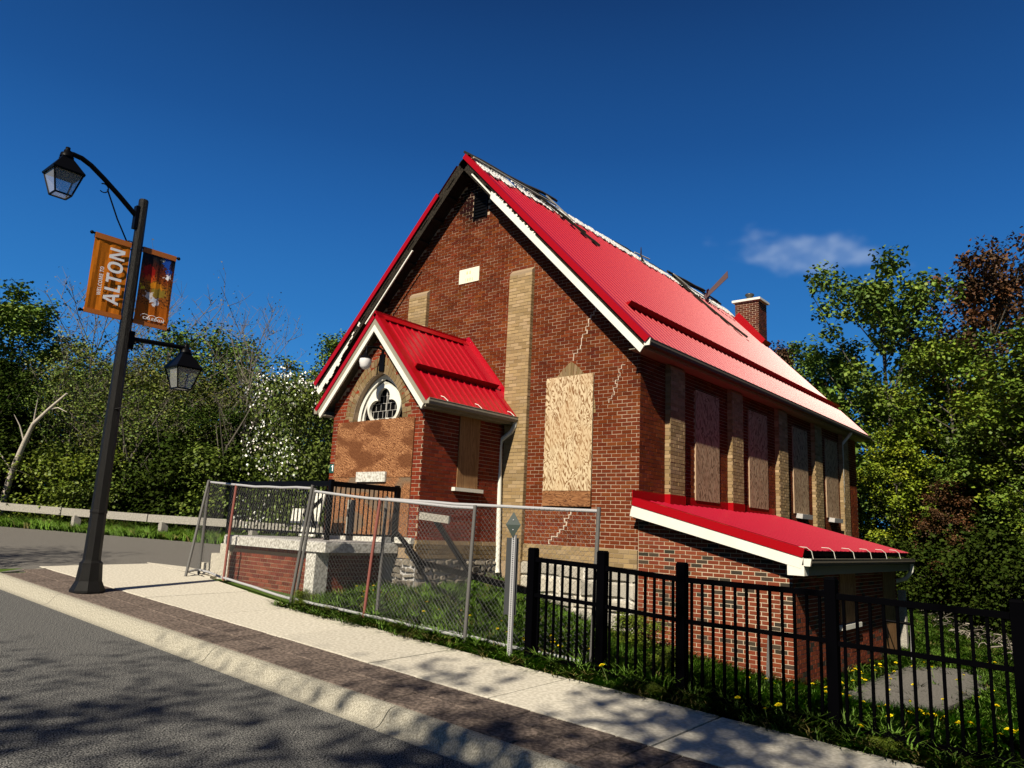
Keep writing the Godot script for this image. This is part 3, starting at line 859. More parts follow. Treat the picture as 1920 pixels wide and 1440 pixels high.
# ---- porch
func porch(ch: Node3D) -> void:
	var XL := -5.79
	var XR := -3.13
	var XC := -4.46
	var Z := 2.4
	var m := M.new()
	# front wall in columns round the arched opening, then the two sides
	var cols := 76
	for i in cols:
		var x0 := XL + (XR - XL) * i / cols
		var x1 := XL + (XR - XL) * (i + 1) / cols
		var g0 := 1.95 + 1.11 * (1.33 - absf(x0 - XC))
		var g1 := 1.95 + 1.11 * (1.33 - absf(x1 - XC))
		var a0 := 1.6 + arch_top(x0 - XC, 0.72, 0.95)
		var a1 := 1.6 + arch_top(x1 - XC, 0.72, 0.95)
		var inside := absf((x0 + x1) / 2 - XC) < 0.72
		var lo := [-1.9, 1.55] if inside else [-1.9, 1.55]
		m.hexa([Vector3(x0, lo[0], Z - 0.22), Vector3(x1, lo[0], Z - 0.22), Vector3(x1, lo[1], Z - 0.22), Vector3(x0, lo[1], Z - 0.22), Vector3(x0, lo[0], Z), Vector3(x1, lo[0], Z), Vector3(x1, lo[1], Z), Vector3(x0, lo[1], Z)], Color.WHITE)
		if not inside:
			a0 = 1.55
			a1 = 1.55
		m.hexa([Vector3(x0, a0, Z - 0.22), Vector3(x1, a1, Z - 0.22), Vector3(x1, g1, Z - 0.22), Vector3(x0, g0, Z - 0.22), Vector3(x0, a0, Z), Vector3(x1, a1, Z), Vector3(x1, g1, Z), Vector3(x0, g0, Z)], Color.WHITE)
	m.span(Vector3(XR - 0.25, -2.2, 0.02), Vector3(XR - 0.001, 2.0, Z - 0.22))
	m.span(Vector3(XL + 0.001, -2.2, 0.02), Vector3(XL + 0.25, 2.0, Z - 0.22))
	var po := part("porch", m, mm.mortar, ch)
	tag(po, "gabled brick entrance porch on the church front", "")
	var nz := FastNoiseLite.new()
	nz.seed = 9
	nz.frequency = 0.9
	var keep := func(u: float, y: float) -> bool:
		var x := u + XL
		if y > 1.95 + 1.11 * (1.33 - absf(x - XC)) - 0.06: return false
		if x > -5.45 and x < -3.5 and y < 1.5: return false
		if absf(x - XC) < 0.88 and y >= 1.5 and y - 1.6 < arch_top(x - XC, 0.86, 1.12): return false
		return true
	m = M.new()
	var pal := [lin(0.165, 0.026, 0.011), lin(0.135, 0.022, 0.010), lin(0.19, 0.033, 0.013), lin(0.15, 0.024, 0.011)]
	masonry(m, Vector3(XL, 0, Z), Vector3(1, 0, 0), Vector3(0, 0, 1), XR - XL, -0.645, 3.5, 0.072, 0.21, 0.0115, pal, keep, func(u, y): return 1.0 + nz.get_noise_2d(u, y) * 0.25, no, po, [])
	masonry(m, Vector3(XR, 0, Z), Vector3(0, 0, -1), Vector3(1, 0, 0), Z, -0.645, 1.95, 0.072, 0.21, 0.0115, pal, func(u, y): return not (2.4 - u > 1.02 and 2.4 - u < 1.32 and y > 0.4 and y < 1.9), func(u, y): return 1.0 + nz.get_noise_2d(u, y) * 0.25, no, po, [])
	tag(part("brick", m, mm.brick, po), "", "", "", "stuff")
	# plinth of the porch
	m = M.new()
	m.span(Vector3(XL - 0.03, -0.98, 0.1), Vector3(XR + 0.03, -0.65, Z + 0.03))
	part("plinth_core", m, mm.mortar_dark, po)
	m = M.new()
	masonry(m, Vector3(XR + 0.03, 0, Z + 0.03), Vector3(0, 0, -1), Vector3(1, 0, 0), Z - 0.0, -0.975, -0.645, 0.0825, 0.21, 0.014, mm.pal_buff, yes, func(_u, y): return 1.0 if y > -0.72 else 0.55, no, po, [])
	masonry(m, Vector3(XR - 0.2, 0, Z + 0.03), Vector3(1, 0, 0), Vector3(0, 0, 1), 0.23, -0.975, -0.645, 0.0825, 0.21, 0.014, mm.pal_buff, yes, one, no, po, [])
	tag(part("plinth_brick", m, mm.brick, po), "", "", "", "stuff")
	m = M.new()
	m.span(Vector3(XL, -2.3, 0.1), Vector3(XR + 0.004, -0.98, Z + 0.004))
	part("foundation", m, mm.slab, po)
	m = M.new()
	rubble(m, Vector3(XR, 0, Z), Vector3(0, 0, -1), Vector3(1, 0, 0), Z, func(u): return lawn(-3.1, 2.4 - u) - 0.25, -0.985, 0.22, [lin(0.22, 0.195, 0.16), lin(0.15, 0.135, 0.115), lin(0.27, 0.24, 0.20)])
	rubble(m, Vector3(-3.7, 0, Z), Vector3(1, 0, 0), Vector3(0, 0, 1), 0.57, func(_u): return -1.5, -0.985, 0.2, [lin(0.26, 0.23, 0.19), lin(0.18, 0.16, 0.135), lin(0.32, 0.285, 0.235)])
	tag(part("foundation_stone", m, mm.rubble, po), "", "", "", "stuff")
	# buff voussoirs in two rings
	m = M.new()
	for s in [1.0, -1.0]:
		var rings := [arc(0.97, 1.28, 15), arc(0.845, 1.115, 15), arc(0.72, 0.95, 15)]
		for r in 2:
			for i in 15:
				var f := func(q: Vector2, t: float) -> Vector3: return Vector3(XC + s * q.x, 1.6 + q.y, t)
				var e := 0.07
				var a0: Vector2 = rings[r][i].lerp(rings[r][i + 1], e)
				var a1: Vector2 = rings[r][i].lerp(rings[r][i + 1], 1.0 - e)
				var b0: Vector2 = rings[r + 1][i].lerp(rings[r + 1][i + 1], e)
				var b1: Vector2 = rings[r + 1][i].lerp(rings[r + 1][i + 1], 1.0 - e)
				b0 = b0.lerp(a0, 0.07)
				b1 = b1.lerp(a1, 0.07)
				var cc: Color = mm.pal_buff[rng.randi_range(0, 4)] * rng.randf_range(0.5, 0.75)
				var zf := Z + rng.randf_range(0.006, 0.012)
				m.hexa([f.call(a0, Z - 0.1), f.call(a1, Z - 0.1), f.call(b1, Z - 0.1), f.call(b0, Z - 0.1), f.call(a0, zf), f.call(a1, zf), f.call(b1, zf), f.call(b0, zf)], cc)
	part("arch_bricks", m, mm.brick, po)
	# window: white pointed frame, plate with a trefoil, dark panes with lead
	m = M.new()
	for s in [1.0, -1.0]:
		for q in [[0.715, 0.945, 0.65, 0.86, Z - 0.11], [0.612, 0.81, 0.585, 0.77, Z - 0.14]]:
			var a := arc(q[0], q[1], 12)
			var b := arc(q[2], q[3], 12)
			for i in 12:
				var f := func(w: Vector2, t: float) -> Vector3: return Vector3(XC + s * w.x, 1.58 + w.y, t)
				m.hexa([f.call(a[i], q[4] - 0.06), f.call(a[i + 1], q[4] - 0.06), f.call(b[i + 1], q[4] - 0.06), f.call(b[i], q[4] - 0.06), f.call(a[i], q[4]), f.call(a[i + 1], q[4]), f.call(b[i + 1], q[4] - 0.015), f.call(b[i], q[4] - 0.015)], Color.WHITE)
	# plate: strips between the trefoil and an egg outline
	var oc := Vector2(0.0, 0.36)
	var lobes := [[Vector2(0, 0.53), 0.175], [Vector2(-0.215, 0.27), 0.195], [Vector2(0.215, 0.27), 0.195]]
	var pin := []
	var pout := []
	for i in 97:
		var a := -PI / 2 + TAU * i / 96.0
		var d := Vector2(cos(a), sin(a))
		var best := 0.06
		for l in lobes:
			var oo: Vector2 = l[0] - oc
			var bb := oo.dot(d)
			var disc: float = bb * bb - oo.length_squared() + l[1] * l[1]
			if disc > 0.0:
				best = maxf(best, bb + sqrt(disc))
		if absf(d.x) < 0.35 and d.y < 0.0:
			best = 0.4
		pin.append(oc + d * best)
		var ry := 0.42 if d.y > 0 else 0.42
		var o := Vector2(d.x * 0.49, d.y * ry)
		if o.length() < best + 0.02: o = d * (best + 0.02)
		pout.append(oc + o)
	for i in 96:
		var f := func(w: Vector2, t: float) -> Vector3: return Vector3(XC + w.x, 1.55 + w.y, t)
		m.hexa([f.call(pin[i], Z - 0.2), f.call(pin[i + 1], Z - 0.2), f.call(pout[i + 1], Z - 0.2), f.call(pout[i], Z - 0.2), f.call(pin[i], Z - 0.13), f.call(pin[i + 1], Z - 0.13), f.call(pout[i + 1], Z - 0.145), f.call(pout[i], Z - 0.145)], Color.WHITE)
	part("arch_window_frame", m, mm.white, po)
	m = M.new()
	m.span(Vector3(XC - 0.72, 1.5, Z - 0.26), Vector3(XC + 0.72, 2.5, Z - 0.235))
	part("window_pane", m, mm.glass, po)
	m = M.new()
	for k in 4:
		m.beam(Vector3(XC - 0.42, 1.66 + k * 0.15, Z - 0.228), Vector3(XC + 0.42, 1.67 + k * 0.15, Z - 0.228), 0.006, 0.006)
		for j in 6:
			var x := XC - 0.38 + j * 0.14 + (0.07 if k % 2 == 1 else 0.0)
			m.beam(Vector3(x, 1.66 + k * 0.15, Z - 0.229), Vector3(x, 1.81 + k * 0.15, Z - 0.229), 0.006, 0.006, Color.WHITE, Vector3(0, 0, 1))
	m.beam(Vector3(XC, 1.6, Z - 0.225), Vector3(XC, 2.4, Z - 0.225), 0.012, 0.01, Color.WHITE, Vector3(0, 0, 1))
	part("lead_came", m, mm.lead, po)
	# plywood over the door
	m = M.new()
	m.quad_uv(Vector3(-5.62, 0.485, Z + 0.033), Vector3(-3.36, 0.475, Z + 0.033), Vector3(-3.36, 1.60, Z + 0.033), Vector3(-5.60, 1.585, Z + 0.033), Vector3(0, 0, 1))
	m.span(Vector3(-5.615, 0.487, Z + 0.012), Vector3(-3.362, 1.58, Z + 0.031))
	tag(part("door_board", m, mm.ply_orange, po), "stained orange plywood sheet over the top of the door", "")
	m = M.new()
	m.quad_uv(Vector3(-5.62, -0.60, Z + 0.030), Vector3(-3.36, -0.60, Z + 0.030), Vector3(-3.36, 0.468, Z + 0.030), Vector3(-5.62, 0.478, Z + 0.030), Vector3(0, 0, 1))
	m.span(Vector3(-5.615, -0.60, Z + 0.010), Vector3(-3.362, 0.466, Z + 0.028))
	tag(part("door_board", m, mm.ply_orange_low, po), "greyed plywood sheet behind the railing", "")
	m = M.new()
	m.span(Vector3(-4.86, 0.39, Z + 0.036), Vector3(-4.02, 0.58, Z + 0.075))
	tag(part("blank_board", m, mm.weathered, po), "blank weathered white board fixed on the plywood", "")
	m = M.new()
	m.span(Vector3(-5.7, -0.72, Z + 0.03), Vector3(XR - 0.02, -0.615, Z + 0.12))
	part("door_threshold", m, mm.weathered, po)
	# side window
	m = M.new()
	m.quad_uv(Vector3(XR + 0.022, 0.36, 1.46), Vector3(XR + 0.022, 0.36, 0.87), Vector3(XR + 0.022, 1.93, 0.87), Vector3(XR + 0.022, 1.93, 1.46), Vector3(1, 0, 0))
	m.span(Vector3(XR - 0.02, 0.36, 0.87), Vector3(XR + 0.021, 1.93, 1.46))
	tag(part("window_board", m, mm.ply_plain, po), "narrow brown board over the porch side window", "")
	m = M.new()
	m.span(Vector3(XR - 0.02, 0.285, 0.76), Vector3(XR + 0.09, 0.352, 1.58))
	part("window_sill", m, mm.white, po)
	# number sign with its digit
	m = M.new()
	m.span(Vector3(-5.775, 0.58, Z + 0.012), Vector3(-5.63, 0.76, Z + 0.022))
	var ns := part("number_sign", m, mat(lin(0.006, 0.06, 0.05), 0.5), po)
	var tm := TextMesh.new()
	tm.text = "1"
	var ft := SystemFont.new()
	ft.font_names = PackedStringArray(["Droid Sans"])
	ft.font_weight = 700
	tm.font = ft
	tm.font_size = 32
	tm.pixel_size = 0.13 / 24.0
	tm.depth = 0.003
	var dg := piece("digit", tm, mat(lin(0.75, 0.76, 0.74), 0.5), Vector3(-5.68, 0.672, Z + 0.0245), ns)
	dg.scale = Vector3(1, 1, 1)
	# roof of the porch
	var RX := func(s: float, z: float, lift: float, side: float) -> Vector3:
		var c := 0.6693
		var sn := 0.743
		return Vector3(XC + side * (1.60 - s * c + lift * sn), 1.90 + s * sn + lift * c, z)
	var Lp := 2.39
	for side in [1.0, -1.0]:
		m = M.new()
		var nn := Vector3(side * 0.743, 0.669, 0)
		sheet(m, func(s, z, h): return RX.call(s, z, h, side), 2.66, 0.06, -0.05, [Lp], 13, 0.016, 0.022, nn, Color.WHITE)
		part("roof_panel", m, mm.red, po)
		m = M.new()
		var p := []
		for z in [0.06, 2.62]:
			for q in [[0.0, -0.005], [Lp, -0.005], [Lp, -0.06], [0.0, -0.06]]:
				p.append(RX.call(q[0], z, q[1], side))
		m.hexa(p, Color.WHITE)
		part("roof_deck", m, mm.soffit, po)
		# soffit boards with open joints
		m = M.new()
		for i in 15:
			var pb := []
			for z in [2.42, 2.62]:
				for q in [[0.05 + i * 0.155, -0.075], [0.195 + i * 0.155, -0.075], [0.195 + i * 0.155, -0.09], [0.05 + i * 0.155, -0.09]]:
					pb.append(RX.call(q[0], z, q[1], side))
			m.hexa(pb, Color.WHITE)
		part("soffit_board", m, mm.soffit, po)
		m = M.new()
		var pf := []
		for z in [2.62, 2.655]:
			for q in [[-0.08, -0.23], [2.135, -0.23], [2.233, -0.142], [-0.05, -0.142]]:
				pf.append(RX.call(q[0], z, q[1], side))
		m.hexa(pf, Color.WHITE)
		part("fascia_board", m, mm.white, po)
		m = M.new()
		pf = []
		for z in [2.625, 2.645]:
			for q in [[-0.05, -0.141], [2.234, -0.141], [2.352, -0.035], [-0.05, -0.035]]:
				pf.append(RX.call(q[0], z, q[1], side))
		m.hexa(pf, Color.WHITE)
		part("fascia_cladding", m, mm.alu, po)
		m = M.new()
		for q in [[2.646, 2.664, -0.045, 0.04], [2.5, 2.646, 0.024, 0.04]]:
			pf = []
			for z in [q[0], q[1]]:
				for r in [[-0.06, q[2]], [Lp + 0.02, q[2]], [Lp + 0.02, q[3]], [-0.06, q[3]]]:
					pf.append(RX.call(r[0], z, r[1], side))
			m.hexa(pf, Color.WHITE)
		part("rake_trim", m, mm.red_trim, po)
		# wall flashing along the church wall and snow guard
		m = M.new()
		pf = []
		for z in [0.005, 0.02]:
			for r in [[-0.06, 0.0], [Lp + 0.1, 0.0], [Lp + 0.02, 0.16], [-0.16, 0.14]]:
				pf.append(RX.call(r[0], z, r[1], side))
		m.hexa(pf, Color.WHITE)
		pf = []
		for z in [0.02, 0.2]:
			for r in [[-0.07, 0.024], [Lp, 0.024], [Lp, 0.034], [-0.07, 0.034]]:
				pf.append(RX.call(r[0], z, r[1], side))
		m.hexa(pf, Color.WHITE)
		part("wall_flashing", m, mm.red, po)
		m = M.new()
		var a: Vector3 = RX.call(0.82, 2.5, 0.0, side)
		var b: Vector3 = RX.call(0.82, 0.1, 0.0, side)
		var up := Vector3(side * -0.669, 0.743, 0) * 0.09
		m.hexa([a, a + up, a + nn * 0.13, a + nn * 0.12, b, b + up, b + nn * 0.13, b + nn * 0.12], Color.WHITE)
		part("snow_guard", m, mm.red_trim, po)
		m = M.new()
		var gx: float = XC + side * 1.57
		m.span(Vector3(minf(gx - side * 0.02, gx), 1.73, 0.05), Vector3(maxf(gx - side * 0.02, gx), 1.90, 2.62))
		var sof := [XC + side * 1.33, gx - side * 0.02]
		m.span(Vector3(minf(sof[0], sof[1]), 1.735, 0.05), Vector3(maxf(sof[0], sof[1]), 1.75, 2.62))
		gutter(m, Vector3(gx + side * 0.002, 1.885, 2.66), Vector3(gx + side * 0.002, 1.885, 0.06), Vector3(side, 0, 0), 0.115, 0.115, Color.WHITE)
		part("gutter", m, mm.cream, po)
	m = M.new()
	m.beam(Vector3(XC, 3.72, 2.66), Vector3(XC, 3.72, 0.0), 0.05, 0.05)
	for side in [1.0, -1.0]:
		var pr := []
		for z in [0.0, 2.67]:
			for r in [[Lp - 0.14, 0.026], [Lp + 0.02, 0.026], [Lp + 0.02, 0.04], [Lp - 0.14, 0.04]]:
				pr.append(RX.call(r[0], z, r[1], side))
		m.hexa(pr, Color.WHITE)
	part("ridge_cap", m, mm.red_trim, po)
	m = M.new()
	for z in [2.2, 1.25, 0.25]:
		m.tube([Vector3(XC + 1.49, 2.0, z), Vector3(XC + 1.58, 1.97, z - 0.02), Vector3(XC + 1.66, 1.9, z - 0.04), Vector3(XC + 1.68, 1.86, z - 0.05)], 0.008, 0.008, 5)
	part("heating_cable", m, mm.white, po)
	m = M.new()
	m.tube([Vector3(XC + 1.63, 1.80, 0.12), Vector3(XC + 1.62, 1.70, 0.12), Vector3(XC + 1.54, 1.58, 0.12), Vector3(XR - 0.01, 1.42, 0.16), Vector3(XR - 0.03, 1.30, 0.18), Vector3(XR + 0.04, -0.4, 0.18), Vector3(XR + 0.05, -1.1, 0.18), Vector3(XR + 0.10, -1.25, 0.22)], 0.05, 0.05, 10)
	part("downspout", m, mm.white, po)
	# lamp under the gable
	m = M.new()
	m.tube([Vector3(XC + 0.05, 2.62, Z + 0.01), Vector3(XC + 0.05, 2.98, Z + 0.03), Vector3(XC + 0.03, 3.02, Z + 0.12), Vector3(XC, 2.98, 2.78), Vector3(XC, 2.84, 2.80)], 0.028, 0.022, 8)
	m.span(Vector3(XC - 0.02, 2.56, Z + 0.0), Vector3(XC + 0.12, 2.9, Z + 0.04))
	m.lathe(Vector3(XC, 2.74, 2.80), [[0.12, 0.0], [0.12, 0.03], [0.07, 0.045], [0.05, 0.09], [0.0, 0.118]], 18)
	var lp := part("wall_lamp", m, mm.black, po)
	m = M.new()
	m.lathe(Vector3(XC, 2.54, 2.80), [[0.2, 0.112], [0.14, 0.12], [0.05, 0.098], [0.0, 0.06], [-0.015, 0.0]], 20)
	part("globe", m, mm.globe, lp)

# ---- low brick addition on the right
func lean_to(ch: Node3D) -> void:
	var W := 2.72
	var D := -6.4
	var m := M.new()
	prism_z(m, [Vector2(0.0, -2.9), Vector2(W, -2.9), Vector2(W, -0.66), Vector2(0.0, -0.02)], -0.25, -0.012, Color.WHITE)
	m.span(Vector3(W - 0.25, -2.9, D), Vector3(W - 0.0005, -0.66, -0.25))
	prism_z(m, [Vector2(0.0, -2.9), Vector2(W, -2.9), Vector2(W, -0.66), Vector2(0.0, -0.02)], D, D + 0.2, Color.WHITE)
	var le := part("lean_to", m, mm.mortar_new, ch)
	tag(le, "low brick lean-to with a red metal roof on the church side", "")
	m = M.new()
	indiv_left = 130
	masonry(m, Vector3(0.01, 0, -0.012), Vector3(1, 0, 0), Vector3(0, 0, 1), W - 0.01, -2.75, 0.0, 0.067, 0.2, 0.0115, mm.pal_new, func(u, y): return y < -0.04 - 0.235 * u, one, func(u, y): return u > 1.15 and y > -1.9, le, mm.br_new)
	masonry(m, Vector3(W, 0, -0.012), Vector3(0, 0, -1), Vector3(1, 0, 0), -D, -2.75, -0.66, 0.067, 0.2, 0.0115, mm.pal_new, func(u, y): return not ((u > 2.42 and u < 3.12 and y > -1.72) or (u > 5.4 and u < 6.05)), one, no, le, mm.br_new)
	tag(part("brick", m, mm.brick, le), "", "", "", "stuff")
	m = M.new()
	m.span(Vector3(0.0, -3.1, D), Vector3(W + 0.05, -2.66, 0.05))
	part("footing", m, mm.slab, le)
	for q in [[-2.3, -3.26, -1.76], [-5.25, -6.2, -2.55]]:
		m = M.new()
		m.quad_uv(Vector3(W + 0.024, q[2], q[0]), Vector3(W + 0.024, q[2], q[1]), Vector3(W + 0.024, -0.68, q[1]), Vector3(W + 0.024, -0.68, q[0]), Vector3(1, 0, 0))
		m.span(Vector3(W - 0.03, q[2], q[1]), Vector3(W + 0.023, -0.68, q[0]))
		part("window_board" if q[2] > -2 else "door_board", m, mm.ply_plain, le)
	m = M.new()
	m.span(Vector3(W - 0.02, -1.85, -3.34), Vector3(W + 0.09, -1.77, -2.22))
	part("window_sill", m, mm.white, le)
	# roof
	var sl := atan2(0.74, 2.94)
	var LR := func(s: float, z: float, lift: float) -> Vector3: return Vector3(0.04 + s * cos(sl) + lift * sin(sl), 0.235 - s * sin(sl) + lift * cos(sl), z)
	var Lr := 3.025
	var n := Vector3(sin(sl), cos(sl), 0)
	for k in 7:
		m = M.new()
		var za := 0.24 - k * 0.98
		sheet(m, func(s, z, h): return LR.call(s, z, h), za, za - 0.98, 0.0, [Lr], 4, 0.02, 0.012, n, Color.WHITE)
		part("roof_panel", m, mm.red_flat, le)
	m = M.new()
	var p := []
	for z in [0.22, D - 0.2]:
		for q in [[0.0, -0.006], [Lr - 0.04, -0.006], [Lr - 0.04, -0.10], [0.0, -0.10]]:
			p.append(LR.call(q[0], z, q[1]))
	m.hexa(p, Color.WHITE)
	part("roof_deck", m, mm.char, le)
	m = M.new()
	for q in [[0.24, 0.265, -0.105, 0.03], [0.08, 0.24, 0.016, 0.03]]:
		p = []
		for z in [q[0], q[1]]:
			for r in [[-0.0, q[2]], [Lr + 0.01, q[2]], [Lr + 0.01, q[3]], [0.0, q[3]]]:
				p.append(LR.call(r[0], z, r[1]))
		m.hexa(p, Color.WHITE)
	part("rake_trim", m, mm.red_trim, le)
	m = M.new()
	p = []
	for z in [0.22, 0.25]:
		for r in [[-0.0, -0.30], [Lr + 0.02, -0.27], [Lr + 0.02, -0.106], [0.0, -0.106]]:
			p.append(LR.call(r[0], z, r[1]))
	m.hexa(p, Color.WHITE)
	m.hexa([Vector3(2.72, -0.875, 0.05), Vector3(2.975, -0.875, 0.05), Vector3(2.975, -0.73, 0.05), Vector3(2.72, -0.66, 0.05), Vector3(2.72, -0.875, 0.246), Vector3(2.975, -0.875, 0.246), Vector3(2.975, -0.73, 0.246), Vector3(2.72, -0.66, 0.246)], Color.WHITE)
	part("fascia_board", m, mm.white, le)
	m = M.new()
	m.span(Vector3(W, -0.875, D - 0.2), Vector3(2.965, -0.86, 0.05))
	m.span(Vector3(2.955, -0.875, D - 0.2), Vector3(2.975, -0.62, 0.05))
	m.span(Vector3(0.02, -0.10, 0.0), Vector3(0.1, 0.02, 0.22))
	part("soffit", m, mm.alu, le)
	m = M.new()
	gutter(m, Vector3(2.978, -0.62, 0.25), Vector3(2.978, -0.62, D - 0.15), Vector3(1, 0, 0), 0.11, 0.11, Color.WHITE)
	part("gutter", m, mm.gutter, le)
	m = M.new()
	m.hexa([Vector3(2.974, -0.73, 0.254), Vector3(3.07, -0.73, 0.254), Vector3(3.09, -0.618, 0.254), Vector3(2.974, -0.618, 0.254), Vector3(2.974, -0.73, 0.266), Vector3(3.07, -0.73, 0.266), Vector3(3.09, -0.618, 0.266), Vector3(2.974, -0.618, 0.266)], Color.WHITE)
	part("gutter_end", m, mm.white, le)
	m = M.new()
	for i in 6:
		var z := 0.0 - i * 1.1
		m.tube([Vector3(2.86, -0.45, z + 0.14), Vector3(2.95, -0.455, z + 0.05), Vector3(3.01, -0.51, z), Vector3(3.03, -0.64, z - 0.02)], 0.006, 0.006, 5)
	part("heating_cable", m, mm.white, le)
	m = M.new()
	m.tube([Vector3(3.03, -0.73, D - 0.1), Vector3(3.02, -0.88, D - 0.1), Vector3(2.9, -1.05, D - 0.12), Vector3(2.6, -1.15, D - 0.14)], 0.045, 0.045, 8)
	part("downspout", m, mm.white, le)
	# flashing against the church wall, stepping out round the pilasters
	m = M.new()
	var pts := [[0.004, 0.24], [0.004, -0.96], [0.122, -0.96], [0.122, -1.58], [0.004, -1.58], [0.004, -3.86], [0.122, -3.86], [0.122, -4.48], [0.004, -4.48], [0.004, -6.62]]
	for i in pts.size() - 1:
		var a: Array = pts[i]
		var b: Array = pts[i + 1]
		if a[1] == b[1]:
			m.span(Vector3(minf(a[0], b[0]), 0.12, a[1]), Vector3(maxf(a[0], b[0]) + 0.014, 0.40, a[1] + 0.012))
		else:
			m.span(Vector3(a[0], 0.12, b[1]), Vector3(a[0] + 0.012, 0.398, a[1]))
	part("wall_flashing", m, mm.red_trim, le)

# ---------------------------------------------------------------- ground, road, pavement
func ground_and_road() -> void:
	var m := M.new()
	var xs := []
	var zs := []
	for v in [-400, -200, -120, -80, -50, -35, -28, -24, -20, -16, -13, -11, -9.4, -8.6, -8, -7.3, -6.9, -6, -5, -4, -3.2, -2.4, -1.6, -0.8, 0, 0.8, 1.6, 2.4, 3.2, 4, 5, 6, 7, 8, 9, 10, 12, 14, 18, 24, 34, 50, 80, 120, 200, 400]: xs.append(float(v))
	for v in [-400, -200, -120, -80, -50, -35, -25, -20, -16, -13, -10, -8, -6, -4, -2, -1, 0, 0.5, 1, 1.5, 2, 2.5, 3, 3.5, 4, 4.4, 4.75, 4.9, 5.05, 6, 7.6, 10, 14, 20, 30, 50, 80, 120, 200, 400]: zs.append(float(v))
	var g := func(x: float, z: float) -> Vector3:
		var h := lawn(x, clampf(z, -10.0, 16.0)) - 0.02
		if (z > 4.95 and z < 16.5) or (x < -7.1 and z > -9.0 and z < 16.5): h -= 0.35
		return Vector3(x, h, z)
	for i in xs.size() - 1:
		for k in zs.size() - 1:
			m.quad(g.call(xs[i], zs[k]), g.call(xs[i + 1], zs[k]), g.call(xs[i + 1], zs[k + 1]), g.call(xs[i], zs[k + 1]), Color.WHITE, UPV)
	struct("ground", m, mm.soil)
	# road with a crown
	m = M.new()
	var rz := [7.40, 8.4, 9.6, 11.4, 13.2, 15.2, 16.0]
	var rx := [-300.0, -100.0, -50.0, -24.0, -16.0, -9.0, -4.0, 0.0, 4.0, 8.0, 14.0, 30.0, 100.0, 300.0]
	var rh := func(x: float, z: float) -> Vector3: return Vector3(x, S(x) - 0.286 + 0.02 * (3.9 - absf(z - 11.4)), z)
	for i in rx.size() - 1:
		for k in rz.size() - 1:
			m.quad(rh.call(rx[i], rz[k]), rh.call(rx[i + 1], rz[k]), rh.call(rx[i + 1], rz[k + 1]), rh.call(rx[i], rz[k + 1]), Color.WHITE, UPV)
	struct("road", m, mm.asphalt)
	# old asphalt driveway left of the church
	m = M.new()
	var dx := [-24.0, -20.0, -16.0, -13.0, -11.0, -9.4, -8.72, -8.6, -7.15]
	var dz := [-8.5, -5.0, -2.0, 0.0, 2.0, 3.7, 4.9, 6.2, 7.0, 7.42]
	var dh := func(x: float, z: float) -> Vector3: return Vector3(x, S(x) - 0.02 * z - 0.012 - 0.13 * smoothstep(6.4, 7.42, z) * smoothstep(-8.9, -9.3, x) - (0.3 if z > 6.3 and x > -8.7 else 0.0), z)
	for i in dx.size() - 1:
		for k in dz.size() - 1:
			m.quad(dh.call(dx[i], dz[k]), dh.call(dx[i + 1], dz[k]), dh.call(dx[i + 1], dz[k + 1]), dh.call(dx[i], dz[k + 1]), Color.WHITE, UPV)
	struct("driveway", m, mm.asphalt_old)
	# pavement slabs
	m = M.new()
	m.hexa([P(-9.3, 4.92, -0.3), P(14, 4.92, -0.3), P(14, 7.1, -0.3), P(-9.3, 7.1, -0.3), P(-9.3, 4.92, -0.03), P(14, 4.92, -0.03), P(14, 7.1, -0.03), P(-9.3, 7.1, -0.03)], Color.WHITE)
	var sw := struct("pavement", m, mm.soil)
	var x := 12.47
	while x > -9.0:
		var a := x - 1.75
		if a < -8.0: a = -9.3
		m = M.new()
		var e := 0.010
		var k := rng.randf_range(0.93, 1.04)
		var col := Color(k, k, k)
		var za := pl(a, [[-9.3, 4.1], [-7.4, 4.1], [-5.6, 4.38], [-3.4, 4.69], [-1.0, 4.84], [2.0, 4.91]]) + rng.randf_range(-0.015, 0.015)
		var zb := pl(x, [[-9.3, 4.1], [-7.4, 4.1], [-5.6, 4.38], [-3.4, 4.69], [-1.0, 4.84], [2.0, 4.91]])
		var t := rng.randf_range(-0.004, 0.004)
		m.hexa([P(a + e, za, -0.2), P(x - e, zb, -0.2), P(x - e, 6.24, -0.2), P(a + e, 6.24, -0.2), P(a + e, za, -0.006 + t), P(x - e, zb, -0.006 + t), P(x - e, 6.24, -0.006 + t), P(a + e, 6.24, -0.006 + t)], col)
		var b := 0.02
		m.hexa([P(a + e, za, -0.006 + t), P(x - e, zb, -0.006 + t), P(x - e, 6.24, -0.006 + t), P(a + e, 6.24, -0.006 + t), P(a + e + b, za + b, t), P(x - e - b, zb + b, t), P(x - e - b, 6.24 - b, t), P(a + e + b, 6.24 - b, t)], col)
		part("pavement_slab", m, mm.concrete, sw)
		x = a
	m = M.new()
	m.hexa([P(-9.5, 4.09, -0.2), P(-8.5, 3.7, -0.2), P(-7.05, 3.75, -0.2), P(-6.95, 4.09, -0.2), P(-9.5, 4.09, 0.0), P(-8.5, 3.7, 0.0), P(-7.05, 3.75, 0.0), P(-6.95, 4.09, 0.0)], Color.WHITE)
	part("pavement_slab", m, mm.concrete, sw)
	# stamped brown strip: planks in two staggered rows
	x = 13.0
